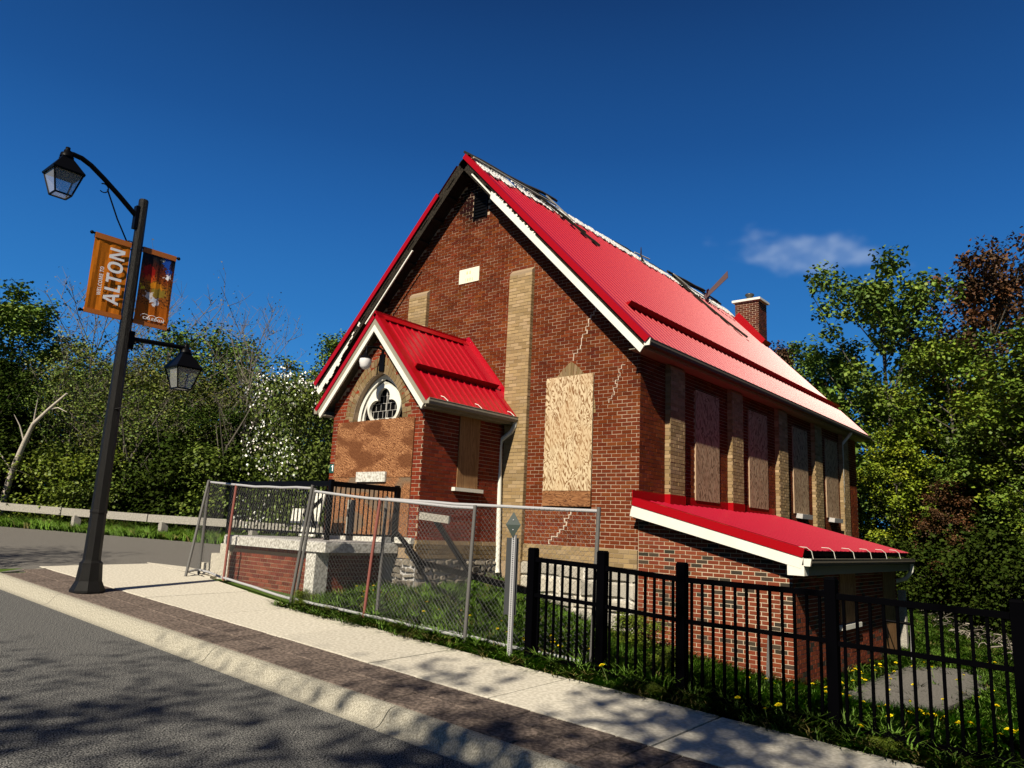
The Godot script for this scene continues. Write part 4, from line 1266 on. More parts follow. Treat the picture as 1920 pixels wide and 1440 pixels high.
	while x > -9.0:
		var w := 0.30
		for r in 2:
			var z0 := 6.255 + r * 0.425
			var sh := r * 0.15
			var x0 := x - w + sh
			var end := pl(z0 + 0.2, [[6.2, -9.05], [7.1, -8.55]])
			if x0 < end: continue
			m = M.new()
			var k := rng.randf_range(0.82, 1.16)
			var g0 := 0.0065
			var t := rng.randf_range(-0.003, 0.003)
			var zz := [z0 + g0, z0 + 0.42 - g0]
			m.hexa([P(x0 + g0, zz[0], -0.1), P(x0 + w - g0, zz[0], -0.1), P(x0 + w - g0, zz[1], -0.1), P(x0 + g0, zz[1], -0.1), P(x0 + g0, zz[0], -0.007), P(x0 + w - g0, zz[0], -0.007), P(x0 + w - g0, zz[1], -0.007), P(x0 + g0, zz[1], -0.007)], Color(k, k * rng.randf_range(0.96, 1.02), k))
			var b := 0.004
			m.hexa([P(x0 + g0, zz[0], -0.007), P(x0 + w - g0, zz[0], -0.007), P(x0 + w - g0, zz[1], -0.007), P(x0 + g0, zz[1], -0.007), P(x0 + g0 + b, zz[0] + b, t), P(x0 + w - g0 - b, zz[0] + b, t), P(x0 + w - g0 - b, zz[1] - b, t), P(x0 + g0 + b, zz[1] - b, t)], Color(k, k, k))
			part("stamped_paver", m, mm.stamp, sw)
		x -= w
	# kerb in lengths with a sloping face
	m = M.new()
	m.hexa([P(-8.6, 7.1, -0.4), P(14, 7.1, -0.4), P(14, 7.35, -0.4), P(-8.6, 7.35, -0.4), P(-8.6, 7.1, -0.05), P(14, 7.1, -0.05), P(14, 7.2, -0.05), P(-8.6, 7.2, -0.05)], Color.WHITE)
	var kb := struct("kerb", m, mm.soil)
	var prof := [[7.115, -0.3], [7.115, 0.0], [7.165, 0.006], [7.215, -0.004], [7.25, -0.03], [7.30, -0.09], [7.335, -0.125], [7.37, -0.137], [7.425, -0.140], [7.425, -0.3]]
	x = -8.7
	while x < 12.0:
		var b := x + 2.95
		if absf(x + 4.25) < 1.5: b = -1.28
		m = M.new()
		for i in prof.size() - 1:
			m.quad(P(x + 0.006, prof[i][0], prof[i][1]), P(b - 0.006, prof[i][0], prof[i][1]), P(b - 0.006, prof[i + 1][0], prof[i + 1][1]), P(x + 0.006, prof[i + 1][0], prof[i + 1][1]), Color.WHITE, Vector3(0, 1.0 if i > 0 else 0.0, 0.6 if i > 1 else (-1.0 if i == 0 else 0.2)))
		for e in [x + 0.006, b - 0.006]:
			for i in range(1, prof.size() - 1):
				m.tri(P(e, prof[0][0], prof[0][1]), P(e, prof[i][0], prof[i][1]), P(e, prof[i + 1][0], prof[i + 1][1]), Color.WHITE, Vector3(-1 if e < b - 0.1 else 1, 0, 0))
		part("kerb_stone", m, mm.kerb, kb)
		x = b
	m = M.new()
	m.hexa([P(-8.56, 7.11, -0.3), P(-8.72, 7.42, -0.3), P(-9.45, 5.55, -0.3), P(-9.31, 5.5, -0.3), P(-8.56, 7.11, 0.0), P(-8.72, 7.42, -0.09), P(-9.45, 5.55, -0.005), P(-9.31, 5.5, 0.002)], Color.WHITE)
	part("kerb_stone", m, mm.kerb, kb)
	# concrete pad in the lawn on the right
	m = M.new()
	var pad := [Vector2(3.45, 1.0), Vector2(4.5, 0.8), Vector2(4.75, -3.2), Vector2(4.35, -5.2), Vector2(3.35, -4.6), Vector2(3.25, -2.0)]
	var c := Vector2(4.0, -2.0)
	for i in pad.size():
		var a: Vector2 = pad[i]
		var b: Vector2 = pad[(i + 1) % pad.size()]
		m.tri(Vector3(c.x, lawn(c.x, c.y) + 0.05, c.y), Vector3(a.x, lawn(a.x, a.y) + 0.05, a.y), Vector3(b.x, lawn(b.x, b.y) + 0.05, b.y), Color.WHITE, UPV)
		m.quad(Vector3(a.x, lawn(a.x, a.y) + 0.05, a.y), Vector3(b.x, lawn(b.x, b.y) + 0.05, b.y), Vector3(b.x, lawn(b.x, b.y) - 0.2, b.y), Vector3(a.x, lawn(a.x, a.y) - 0.2, a.y), Color.WHITE, Vector3(a.x + b.x - 2 * c.x, 0, a.y + b.y - 2 * c.y))
	struct("path", m, mm.asphalt_old)

# ---------------------------------------------------------------- things in front of the church
func landing() -> void:
	var t := thing("entrance_landing", Vector3(-5.1, -1.6, 3.3), "brick landing with white concrete slab edge and beige steps before the porch", "landing")
	var m := M.new()
	m.span(Vector3(-6.5, -2.2, 2.5), Vector3(-3.88, -0.90, 3.9))
	m.hexa([Vector3(-7.55, -2.2, 3.7), Vector3(-6.5, -2.2, 3.7), Vector3(-6.5, -0.95, 3.7), Vector3(-7.55, -1.75, 3.7), Vector3(-7.55, -2.2, 3.9), Vector3(-6.5, -2.2, 3.9), Vector3(-6.5, -0.95, 3.9), Vector3(-7.55, -1.75, 3.9)], Color.WHITE)
	var base := part("brick_base", m, mm.mortar_dark, t)
	m = M.new()
	var pal := [lin(0.17, 0.042, 0.024), lin(0.14, 0.034, 0.02), lin(0.20, 0.055, 0.03), lin(0.12, 0.03, 0.018)]
	masonry(m, Vector3(-7.5, 0, 3.9), Vector3(1, 0, 0), Vector3(0, 0, 1), 3.62, -1.75, -0.98, 0.072, 0.21, 0.0115, pal, func(u, y): return u > 1.0 or y < -1.75 + 0.8 * u, one, no, base, [])
	masonry(m, Vector3(-3.88, 0, 3.9), Vector3(0, 0, -1), Vector3(1, 0, 0), 1.4, -1.75, -0.90, 0.072, 0.21, 0.0115, pal, yes, one, no, base, [])
	# soldier course under the slab
	for i in 36:
		m.brick(Vector3(-6.46 + i * 0.0725, -0.937, 3.906), Vector3(0.032, 0, 0), Vector3(0, 0.035, 0), Vector3(0, 0, 1), pal[i % 4])
	tag(part("brick", m, mm.brick, base), "", "", "", "stuff")
	m = M.new()
	m.span(Vector3(-6.66, -0.90, 2.45), Vector3(-3.55, -0.745, 4.06))
	part("slab", m, mm.weathered, t)
	m = M.new()
	m.span(Vector3(-6.7, -0.745, 2.5), Vector3(-3.6, -0.725, 4.02))
	part("deck_sheet", m, mm.slab, t)
	m = M.new()
	m.span(Vector3(-4.10, -1.9, 3.75), Vector3(-3.84, -0.90, 4.02))
	part("corner_pier", m, mm.weathered, t)
	for i in 3:
		m = M.new()
		m.span(Vector3(-6.66 - 0.33 * (i + 1), -2.0, 2.7), Vector3(-6.66 - 0.33 * i, -0.90 - 0.2 * i, 3.92))
		part("step", m, mm.concrete, t)
	# railing
	t = thing("railing", Vector3(-3.6, -0.7, 4.0), "black metal railing with thin pickets round the landing", "railing", "")
	for q in [[Vector3(-6.65, 0.24, 4.0), Vector3(-3.62, 0.24, 4.0)], [Vector3(-3.62, 0.24, 4.0), Vector3(-3.62, 0.24, 2.52)]]:
		m = M.new()
		m.beam(q[0], q[1], 0.05, 0.09)
		part("top_rail", m, mm.black, t)
		m = M.new()
		m.beam(q[0] - UPV * 0.84, q[1] - UPV * 0.84, 0.035, 0.035)
		part("bottom_rail", m, mm.black, t)
		var n := int((q[1] - q[0]).length() / 0.105)
		for i in range(1, n):
			var p: Vector3 = (q[0] as Vector3).lerp(q[1], float(i) / n)
			m = M.new()
			m.span(p + Vector3(-0.0085, -0.84, -0.0085), p + Vector3(0.0085, -0.045, 0.0085))
			part("picket", m, mm.black, t)
	for p in [Vector3(-6.65, 0, 4.0), Vector3(-3.62, 0, 4.0), Vector3(-3.62, 0, 2.5)]:
		m = M.new()
		m.span(p + Vector3(-0.035, -0.70, -0.035), p + Vector3(0.035, 0.31, 0.035))
		part("post", m, mm.black, t)
	m = M.new()
	m.span(Vector3(-3.82, -0.70, 3.36), Vector3(-3.72, 0.0, 3.46))
	single("wooden_post", m, mm.greywood, Vector3(-3.77, -0.7, 3.41), "short square grey wooden post standing inside the railing", "post")
	# white panel propped behind the railing
	t = thing("white_panel", Vector3(-5.35, -0.7, 3.2), "white panel propped upright on the landing behind the railing", "panel")
	m = M.new()
	m.hexa([Vector3(-5.45, -0.68, 3.22), Vector3(-4.98, -0.68, 3.22), Vector3(-4.98, 0.13, 3.05), Vector3(-5.38, 0.13, 3.05), Vector3(-5.45, -0.68, 3.25), Vector3(-4.98, -0.68, 3.25), Vector3(-4.98, 0.13, 3.08), Vector3(-5.38, 0.13, 3.08)], Color.WHITE)
	part("board", m, mm.white, t)
	m = M.new()
	m.beam(Vector3(-5.42, -0.3, 3.2), Vector3(-5.0, 0.02, 3.12), 0.03, 0.06)
	m.beam(Vector3(-5.36, 0.02, 3.13), Vector3(-5.02, -0.5, 3.24), 0.03, 0.06)
	part("cross_brace", m, mm.black, t)
	m = M.new()
	m.hexa([Vector3(-5.85, -0.45, 3.15), Vector3(-5.52, -0.45, 3.15), Vector3(-5.50, -0.17, 3.12), Vector3(-5.85, -0.17, 3.12), Vector3(-5.85, -0.45, 3.18), Vector3(-5.52, -0.45, 3.18), Vector3(-5.50, -0.17, 3.15), Vector3(-5.85, -0.17, 3.15)], Color.WHITE)
	part("side_board", m, mm.white, t)

func mesh_panel(label: String, bl: Vector3, br: Vector3, tl: Vector3, tr: Vector3, brace: float, sag: float, step := 0.076) -> void:
	var t := thing("chain_link_panel", (bl + br) / 2, label, "fence panel", "chain-link panels along the pavement")
	var f := func(u: float, v: float) -> Vector3:
		var q := bl.lerp(br, u).lerp(tl.lerp(tr, u), v)
		return q + Vector3(0, -sag * sin(u * PI), 0) * v
	for e in [0.0, 1.0]:
		var m := M.new()
		var pts := []
		for i in 7: pts.append(f.call(e, -0.03 + 1.04 * i / 6.0))
		m.tube(pts, 0.026, 0.026, 8)
		part("post", m, mm.galvd, t)
		m = M.new()
		pts = []
		for i in 9: pts.append(f.call(i / 8.0, 0.03 if e == 0.0 else 0.985) + Vector3(0, rng.randf_range(-0.008, 0.008), 0))
		m.tube(pts, 0.022, 0.022, 8)
		part("bottom_rail" if e == 0.0 else "top_rail", m, mm.galv, t)
	if brace > 0.0:
		var m := M.new()
		m.tube([f.call(brace, 0.0), f.call(brace, 0.5) + Vector3(0, 0, 0.01), f.call(brace, 0.99)], 0.024, 0.024, 8)
		tag(part("brace_pipe", m, mm.redpipe, t), "rusty red upright pipe", "")
	var m := M.new()
	var w := bl.distance_to(br)
	var h := bl.distance_to(tl)
	var n := int((w + h) / step)
	for d in [1.0, -1.0]:
		for i in n:
			var c := i * step - (h if d > 0.0 else 0.0)
			# line x = c + d*y
			var ya := 0.0
			var yb := h
			if d > 0.0:
				ya = maxf(0.0, -c)
				yb = minf(h, w - c)
			else:
				ya = maxf(0.0, c - w)
				yb = minf(h, c)
			if yb - ya < 0.05: continue
			var pts := []
			var k := 4 if w > 1.0 else 2
			for j in k + 1:
				var y := lerpf(ya, yb, float(j) / k)
				var x: float = c + d * y
				pts.append(f.call(clampf(x / w, 0, 1), 0.03 + 0.955 * y / h) + Vector3(0, 0, 0.006 * d + 0.02 * sin(x * 2.0 + y)))
			m.tube(pts, 0.0014, 0.0014, 3, Color.WHITE, false)
	tag(part("wire_mesh", m, mm.wire, t), "", "", "", "stuff")

func chain_link() -> void:
	var A := Vector3(-7.42, -1.48, 4.06)
	mesh_panel("left long chain-link panel with a red upright pipe before the landing", A, Vector3(-3.58, -1.68, 4.62), Vector3(-7.43, 0.30, 4.06), Vector3(-3.29, 0.15, 4.62), 0.31, 0.03)
	mesh_panel("middle chain-link panel with a red upright pipe, before the porch side", Vector3(-3.50, -1.67, 4.60), Vector3(0.05, -1.83, 4.50), Vector3(-3.24, 0.10, 4.60), Vector3(0.11, -0.11, 4.50), 0.455, 0.02)
	mesh_panel("right chain-link panel reaching behind the black fence and sign post", Vector3(-1.83, -1.76, 4.36), Vector3(1.91, -1.92, 4.38), Vector3(-1.80, 0.0, 4.36), Vector3(1.97, -0.10, 4.38), 0.0, 0.01)
	mesh_panel("narrow leaning chain-link piece at the far left end of the fence", Vector3(-7.13, -1.5, 4.48), A + Vector3(-0.05, 0, -0.02), Vector3(-7.36, 0.28, 4.12), Vector3(-7.46, 0.29, 4.05), 0.0, 0.0)
	# black rail and struts in the grass behind the panels
	var t := thing("fence_brace", Vector3(-1.0, -1.6, 3.4), "black steel rail with two slanting struts and a grey plank behind the chain-link", "brace")
	var m := M.new()
	m.beam(Vector3(0.95, -1.13, 4.38), Vector3(-3.08, -1.0, 2.47), 0.05, 0.085)
	part("long_rail", m, mm.black, t)
	m = M.new()
	m.beam(Vector3(-0.80, -1.13, 3.44), Vector3(-1.63, -0.30, 3.46), 0.06, 0.07)
	part("strut", m, mm.black, t)
	m = M.new()
	m.beam(Vector3(-2.5, -1.06, 2.78), Vector3(-3.28, -0.5, 2.8), 0.06, 0.06)
	part("strut", m, mm.black, t)
	m = M.new()
	m.beam(Vector3(-1.95, -0.235, 3.5), Vector3(-1.30, -0.285, 3.5), 0.04, 0.115)
	tag(part("plank", m, mm.greywood, t), "weathered grey plank on top of the strut", "")

func black_fence() -> void:
	var t := thing("picket_fence", Vector3(3.1, -2.0, 4.52), "black metal picket fence stepping downhill beside the pavement", "fence")
	var z := 4.52
	var px := [1.13, 2.13, 3.12, 4.64, 6.10, 7.6]
	var tops := [-0.60, -0.585, -0.655, -0.70, -0.77, -0.86]
	var rails := [[-0.735, -0.765], [-0.775, -0.825], [-0.83, -0.85], [-0.865, -0.90], [-0.95, -1.0]]
	for i in px.size():
		var m := M.new()
		var g := lawn(px[i], z) - 0.1
		m.span(Vector3(px[i] - 0.05, g, z - 0.05), Vector3(px[i] + 0.05, tops[i] - 0.02, z + 0.05))
		m.hexa([Vector3(px[i] - 0.053, tops[i] - 0.02, z - 0.053), Vector3(px[i] + 0.053, tops[i] - 0.02, z - 0.053), Vector3(px[i] + 0.053, tops[i] - 0.02, z + 0.053), Vector3(px[i] - 0.053, tops[i] - 0.02, z + 0.053), Vector3(px[i] - 0.04, tops[i] + 0.005, z - 0.04), Vector3(px[i] + 0.04, tops[i] + 0.005, z - 0.04), Vector3(px[i] + 0.04, tops[i] + 0.005, z + 0.04), Vector3(px[i] - 0.04, tops[i] + 0.005, z + 0.04)], Color.WHITE)
		part("post", m, mm.fence, t)
	for i in rails.size():
		var a := Vector3(px[i] + 0.05, rails[i][0], z)
		var b := Vector3(px[i + 1] - 0.05, rails[i][1], z)
		var drop := [0.0, 0.42, 1.13]
		for k in 3:
			var m := M.new()
			m.beam(a - UPV * drop[k], b - UPV * drop[k], 0.045, 0.055 if k == 0 else 0.042)
			part(["top_rail", "middle_rail", "bottom_rail"][k], m, mm.fence, t)
		var n := int(round((b - a).length() / 0.118))
		for q in range(n):
			var p := a.lerp(b, (q + 0.5) / n)
			var m := M.new()
			m.span(p + Vector3(-0.0125, -1.22, -0.0125), p + Vector3(0.0125, -0.02, 0.0125))
			part("picket", m, mm.fence, t)

func sign_post() -> void:
	var t := thing("sign_post", Vector3(0.92, -1.9, 4.66), "perforated galvanised post with a hazard plate and green diamond seen from behind", "sign post")
	var o := Vector3(0.92, -1.95, 4.66)
	var m := M.new()
	# two plates of a perforated angle, built from the webs between the holes
	var y := 0.0
	while y < 1.5:
		for q in [[-0.022, 0.006], [0.010, 0.022]]:
			m.span(o + Vector3(q[0], y, 0.0), o + Vector3(q[1] if q[0] > 0 else -0.009, y + 0.0254, 0.004))
		m.span(o + Vector3(-0.009, y, 0.0), o + Vector3(0.010, y + 0.012, 0.004))
		y += 0.0254
	m.span(o + Vector3(0.0225, 0, -0.03), o + Vector3(0.0265, 1.5, 0.004))
	m.span(o + Vector3(-0.0265, 0, -0.03), o + Vector3(-0.0225, 1.5, 0.004))
	part("post", m, mm.galv, t)
	m = M.new()
	m.box(o + Vector3(-0.05, 1.0, -0.045), Vector3(0.16, 0.92, 0.004), Color.WHITE, Basis(UPV, 0.35))
	tag(part("hazard_plate", m, mat(lin(0.055, 0.058, 0.06), 0.45, 0.5), t), "tall grey plate seen from behind", "")
	m = M.new()
	var c := o + Vector3(0.0, 1.62, 0.02)
	var ax := Vector3(0.9, 0, -0.44).normalized() * 0.095
	for s in [1.0, -1.0]:
		m.hexa([c + ax, c + UPV * s * 0.16, c - ax, c - ax * 0.99, c + ax + Vector3(0.0015, 0, 0.003), c + UPV * s * 0.16 + Vector3(0.0015, 0, 0.003), c - ax + Vector3(0.0015, 0, 0.003), c - ax * 0.99 + Vector3(0.0015, 0, 0.003)], Color(0.9, 0.9, 0.9) if s > 0 else Color(0.45, 0.5, 0.45))
	part("diamond_plate", m, mat(lin(0.12, 0.14, 0.13), 0.35, 0.4), t)
	m = M.new()
	for dy in [0.06, -0.06]:
		m.lathe(c + Vector3(0.004, dy, 0.006), [[-0.006, 0.008], [0.006, 0.008], [0.007, 0.0]], 8)
	part("bolt", m, mm.galv, t)

func text(parent: Node3D, called: String, s: String, at: Vector3, right: Vector3, up: Vector3, cap: float, length: float, m: Material, bold := true) -> void:
	var tm := TextMesh.new()
	tm.text = s
	var ft := SystemFont.new()
	ft.font_names = PackedStringArray(["Droid Sans"])
	ft.font_weight = 700 if bold else 400
	tm.font = ft
	tm.font_size = 64
	tm.pixel_size = 0.01
	tm.depth = 0.02
	var bb := tm.get_aabb()
	var o := MeshInstance3D.new()
	o.name = called
	o.mesh = tm
	o.material_override = m
	var sx := length / maxf(bb.size.x, 0.01)
	var sy := cap / maxf(bb.size.y, 0.01)
	var mid := bb.position + bb.size / 2
	var b := Basis(right * sx, up * sy, right.cross(up) * 0.1)
	o.transform = Transform3D(b, at - b * mid)
	parent.add_child(o, true)

func lamp() -> void:
	var o := Vector3(-5.84, -1.63, 6.76)
	var t := thing("street_lamp", o, "black street lamp post with two lanterns and town banners", "street lamp")
	var m := M.new()
	m.frustum(o, [[0.0, 0.0], [0.0, 0.25], [0.03, 0.25], [0.17, 0.185], [0.19, 0.185], [0.40, 0.165], [0.44, 0.165], [0.47, 0.135], [0.50, 0.13]], 8, Color.WHITE, PI / 8)
	part("base", m, mm.blackpole, t)
	m = M.new()
	m.frustum(o, [[0.49, 0.128], [1.20, 0.118], [1.21, 0.126], [1.25, 0.126], [1.26, 0.116], [6.48, 0.076], [6.50, 0.07], [6.50, 0.0]], 8, Color.WHITE, PI / 8)
	part("pole", m, mm.blackpole, t)
	m = M.new()
	m.span(o + Vector3(-0.05, 5.95, 0.06), o + Vector3(0.05, 6.35, 0.12))
	m.span(o + Vector3(-0.05, 3.9, -0.15), o + Vector3(0.05, 4.2, -0.07))
	m.tube([o + Vector3(0.05, 2.85, 0.06), o + Vector3(0.18, 2.9, -0.08)], 0.012, 0.012, 6)
	part("bracket", m, mm.black, t)
	# upper arm, over the road
	m = M.new()
	var crv := [Vector3(0, 6.18, 0.09), Vector3(0, 6.42, 0.40), Vector3(0, 6.62, 0.68), Vector3(0, 6.76, 0.90), Vector3(0, 6.82, 1.05), Vector3(0, 6.83, 1.18), Vector3(0, 6.82, 1.27)]
	var pts := []
	for q in crv: pts.append(o + q)
	m.tube(pts, 0.043, 0.04, 10)
	m.tube([o + Vector3(0, 5.66, 0.16), o + Vector3(0, 6.02, 0.38), o + Vector3(0, 6.46, 0.60)], 0.013, 0.013, 6)
	for q in [[Vector3(0, 6.46, 0.66), 1.0, 2.6], [Vector3(0, 5.64, 0.12), -2.2, 1.6]]:
		var sp := []
		for i in 12:
			var a: float = q[1] + i * 0.4
			sp.append(o + q[0] + Vector3(0, sin(a), cos(a)) * 0.075)
		m.tube(sp, 0.011, 0.009, 6)
	part("upper_arm", m, mm.black, t)
	m = M.new()
	m.tube([o + Vector3(0, 4.07, -0.09), o + Vector3(0, 4.10, -0.6), o + Vector3(0, 4.12, -1.05)], 0.043, 0.04, 10)
	var sp := []
	for i in 9:
		var a := -0.6 + i * 0.42
		sp.append(o + Vector3(0, 3.93, -0.24) + Vector3(0, sin(a), cos(a)) * 0.1)
	m.tube(sp, 0.012, 0.009, 6)
	part("lower_arm", m, mm.black, t)
	lantern(t, o + Vector3(0, 6.84, 1.27), 0.325)
	lantern(t, o + Vector3(0, 4.13, -1.07), 0.325)
	# banners: rods, cloth
	var orange := mat(lin(0.47, 0.135, 0.006), 0.7, 0.0, 0.25)
	orange.cull_mode = BaseMaterial3D.CULL_DISABLED
	var img := banner_image()
	var photo := imat(img, 0.6)
	var white := mat(lin(0.80, 0.80, 0.80), 0.6)
	for q in [[0.10, 0.70, "left"], [-0.10, -0.70, "right"]]:
		m = M.new()
		for y in [5.67, 4.37]:
			m.tube([o + Vector3(0, y, q[0] * 0.7), o + Vector3(0, y, q[1] + signf(q[1]) * 0.02)], 0.017, 0.017, 8)
			m.lathe(o + Vector3(0, y - 0.03, q[1] + signf(q[1]) * 0.03), [[0.0, 0.0], [0.006, 0.02], [0.03, 0.032], [0.054, 0.02], [0.06, 0.0]], 10)
		part("banner_rod", m, mm.black, t)
		m = M.new()
		var n := 14
		for i in n:
			for k in 10:
				var f := func(u: float, v: float) -> Vector3:
					var w := 0.006 * sin(u * 15.0 + v * 2.0) * (1.0 - v * 0.4) + 0.002 * sin(u * 34.0 + v * 5.0)
					return o + Vector3(w + 0.012, 4.38 + 1.28 * v, lerpf(q[0] * 1.05, q[1] * 0.97, u))
				var u0 := float(i) / n
				var u1 := float(i + 1) / n
				var v0 := k / 10.0
				var v1 := (k + 1) / 10.0
				var ps := [f.call(u0, v0), f.call(u1, v0), f.call(u1, v1), f.call(u0, v1)]
				var us := [Vector2(u0, 1 - v0), Vector2(u1, 1 - v0), Vector2(u1, 1 - v1), Vector2(u0, 1 - v1)]
				var ord := [0, 1, 2, 0, 2, 3]
				var nn: Vector3 = (ps[1] - ps[0]).cross(ps[3] - ps[0]).normalized()
				if nn.x > 0.0: ord = [0, 2, 1, 0, 3, 2]
				if nn.x < 0.0: nn = -nn
				for e in ord:
					m.v.append(ps[e]); m.n.append(nn); m.c.append(Color.WHITE); m.t.append(us[e])
		var bn := part("banner", m, orange if q[2] == "left" else photo, t)
		tag(bn, "orange banner reading WELCOME TO ALTON" if q[2] == "left" else "banner printed with an autumn photograph and a small white logo", "")
		for y in [[5.6, 5.69], [4.35, 4.42]]:
			m = M.new()
			m.span(o + Vector3(-0.02, y[0], minf(q[0], q[1] * 0.97)), o + Vector3(0.024, y[1], maxf(q[0], q[1] * 0.97)))
			part("hem", m, mat(lin(0.40, 0.11, 0.006), 0.7) if q[2] == "left" else mat(lin(0.36, 0.10, 0.01), 0.7), bn)
		if q[2] == "left":
			text(bn, "lettering", "ALTON", o + Vector3(0.036, 5.03, 0.31), Vector3(0, 1, 0), Vector3(0, 0, 1), 0.245, 0.94, white)
			text(bn, "lettering", "WELCOME TO", o + Vector3(0.04, 4.90, 0.51), Vector3(0, 1, 0), Vector3(0, 0, 1), 0.06, 0.48, white)
		else:
			var lg := M.new()
			for i in 3:
				var cpt := o + Vector3(0.034, 4.485, -0.27 - i * 0.13)
				var ar := []
				for k in 9:
					var a := PI * k / 8.0
					ar.append(cpt + Vector3(0, sin(a) * 0.055, cos(a) * 0.075))
				lg.tube(ar, 0.005, 0.005, 4)
			part("logo_arcs", lg, white, bn)
			text(bn, "lettering", "CALEDON", o + Vector3(0.036, 4.475, -0.42), Vector3(0, 0, -1), Vector3(0, 1, 0), 0.045, 0.36, white)

func lantern(t: Node3D, top: Vector3, r: float) -> void:
	var m := M.new()
	m.frustum(top, [[-0.40, r], [-0.37, r * 1.03], [-0.36, r], [-0.13, r * 0.36], [-0.10, r * 0.36]], 4, Color.WHITE, PI / 4)
	m.frustum(top, [[-0.395, r], [-0.392, 0.0]], 4, Color.WHITE, PI / 4)
	m.lathe(top, [[-0.10, 0.10], [-0.04, 0.09], [-0.02, 0.055], [0.02, 0.05], [0.03, 0.035], [0.07, 0.035], [0.075, 0.0]], 14)
	var l := part("lantern", m, mm.black, t)
	m = M.new()
	var rb := r * 0.52
	var rt := r * 0.92
	for k in 4:
		var a := TAU * k / 4 + PI / 4
		var d := Vector3(cos(a), 0, sin(a))
		m.beam(top + d * rt - UPV * 0.39, top + d * rb - UPV * 0.74, 0.02, 0.02)
		var a2 := a + TAU / 4
		var d2 := Vector3(cos(a2), 0, sin(a2))
		m.beam(top + d * rb - UPV * 0.74, top + d2 * rb - UPV * 0.74, 0.022, 0.022)
	part("lantern_frame", m, mm.black, l)
	m = M.new()
	m.frustum(top, [[-0.735, rb - 0.004], [-0.395, rt - 0.004]], 4, Color.WHITE, PI / 4)
	m.frustum(top, [[-0.742, 0.0], [-0.742, rb - 0.006]], 4, Color.WHITE, PI / 4)
	var g := mat(lin(0.5, 0.5, 0.5), 0.25, 0.0, 0.4)
	g.transparency = BaseMaterial3D.TRANSPARENCY_ALPHA
	g.albedo_color.a = 0.28
	g.cull_mode = BaseMaterial3D.CULL_DISABLED
	part("lantern_pane", m, g, l)

func banner_image() -> ImageTexture:
	var w := 160
	var h := 320
	var im := Image.create(w, h, false, Image.FORMAT_RGB8)
	var f := FastNoiseLite.new()
	f.seed = 12
	f.frequency = 0.03
	f.fractal_octaves = 4
	var ramp := [[0.0, Color(0.10, 0.11, 0.10)], [0.10, Color(0.09, 0.10, 0.12)], [0.22, Color(0.34, 0.12, 0.06)], [0.36, Color(0.50, 0.22, 0.05)], [0.5, Color(0.55, 0.36, 0.10)], [0.62, Color(0.55, 0.30, 0.10)], [0.72, Color(0.62, 0.32, 0.04)], [1.0, Color(0.70, 0.36, 0.03)]]
	var spots := [[0.75, 0.12, 0.14, 0.08, Color(0.10, 0.28, 0.62)], [0.85, 0.22, 0.10, 0.05, Color(0.12, 0.30, 0.66)], [0.84, 0.30, 0.14, 0.035, Color(0.90, 0.90, 0.92)], [0.25, 0.30, 0.20, 0.12, Color(0.62, 0.10, 0.05)], [0.30, 0.38, 0.16, 0.05, Color(0.80, 0.30, 0.10)], [0.5, 0.46, 0.25, 0.05, Color(0.80, 0.50, 0.08)], [0.1, 0.52, 0.07, 0.03, Color(0.82, 0.75, 0.12)], [0.62, 0.55, 0.24, 0.07, Color(0.56, 0.46, 0.16)], [0.34, 0.60, 0.14, 0.05, Color(0.85, 0.80, 0.76)], [0.5, 0.67, 0.18, 0.05, Color(0.78, 0.80, 0.86)], [0.55, 0.72, 0.08, 0.03, Color(0.86, 0.87, 0.90)], [0.62, 0.08, 0.05, 0.03, Color(0.55, 0.56, 0.54)]]
	for y in h:
		for x in w:
			var u := float(x) / w
			var v := float(y) / h + f.get_noise_2d(x, y) * 0.07
			var col: Color = ramp[-1][1]
			for i in ramp.size() - 1:
				if v >= ramp[i][0] and v < ramp[i + 1][0]:
					col = (ramp[i][1] as Color).lerp(ramp[i + 1][1], (v - ramp[i][0]) / (ramp[i + 1][0] - ramp[i][0]))
			if v < 0: col = ramp[0][1]
			if y < h * 0.74:
				col = col.lerp(Color(col.r * 0.4, col.g * 0.4, col.b * 0.4), smoothstep(0.0, 0.4, f.get_noise_2d(x * 3.0 + 50, y * 3.0)))
				col = col.lerp(Color(0.85, 0.5, 0.15), 0.5 * smoothstep(0.15, 0.5, f.get_noise_2d(x * 4.0 - 90, y * 4.0)) * smoothstep(0.2, 0.35, float(y) / h))
			for s in spots:
				var du: float = (u + f.get_noise_2d(x * 2.0, y * 2.0 + 200.0) * 0.12 - s[0]) / s[2]
				var dv: float = (float(y) / h + f.get_noise_2d(x * 2.0 + 70.0, y * 2.0) * 0.05 - s[1]) / s[3]
				col = col.lerp(s[4], 1.0 - smoothstep(0.55, 1.0, du * du + dv * dv))
			im.set_pixel(x, y, col)
	return ImageTexture.create_from_image(im)

func guard_rail() -> void:
	var a := Vector3(-23.0, 0, 5.55)
	var b := Vector3(-8.6, 0, -3.3)
	var t := thing("guard_rail", Vector3(-15.5, -1.1, 0.9), "low weathered wooden guard rail at the forest edge", "guard rail")
	var n := 6
	for i in n:
		var p := a.lerp(b, float(i) / n)
		var q := a.lerp(b, float(i + 1) / n - 0.002)
		p.y = S(p.x) - 0.02 * p.z + 0.56 + rng.randf_range(-0.02, 0.02)
		q.y = S(q.x) - 0.02 * q.z + 0.56 + rng.randf_range(-0.02, 0.02)
		var m := M.new()
		var k := rng.randf_range(0.95, 1.25)
		m.beam(p, q, 0.14, 0.22, Color(k, k, k))
		part("rail_beam", m, mm.greywood, t)
		m = M.new()
		m.span(p + Vector3(0.3, -0.9, -0.35), p + Vector3(0.5, -0.1, -0.15))
		part("post", m, mm.greywood, t)
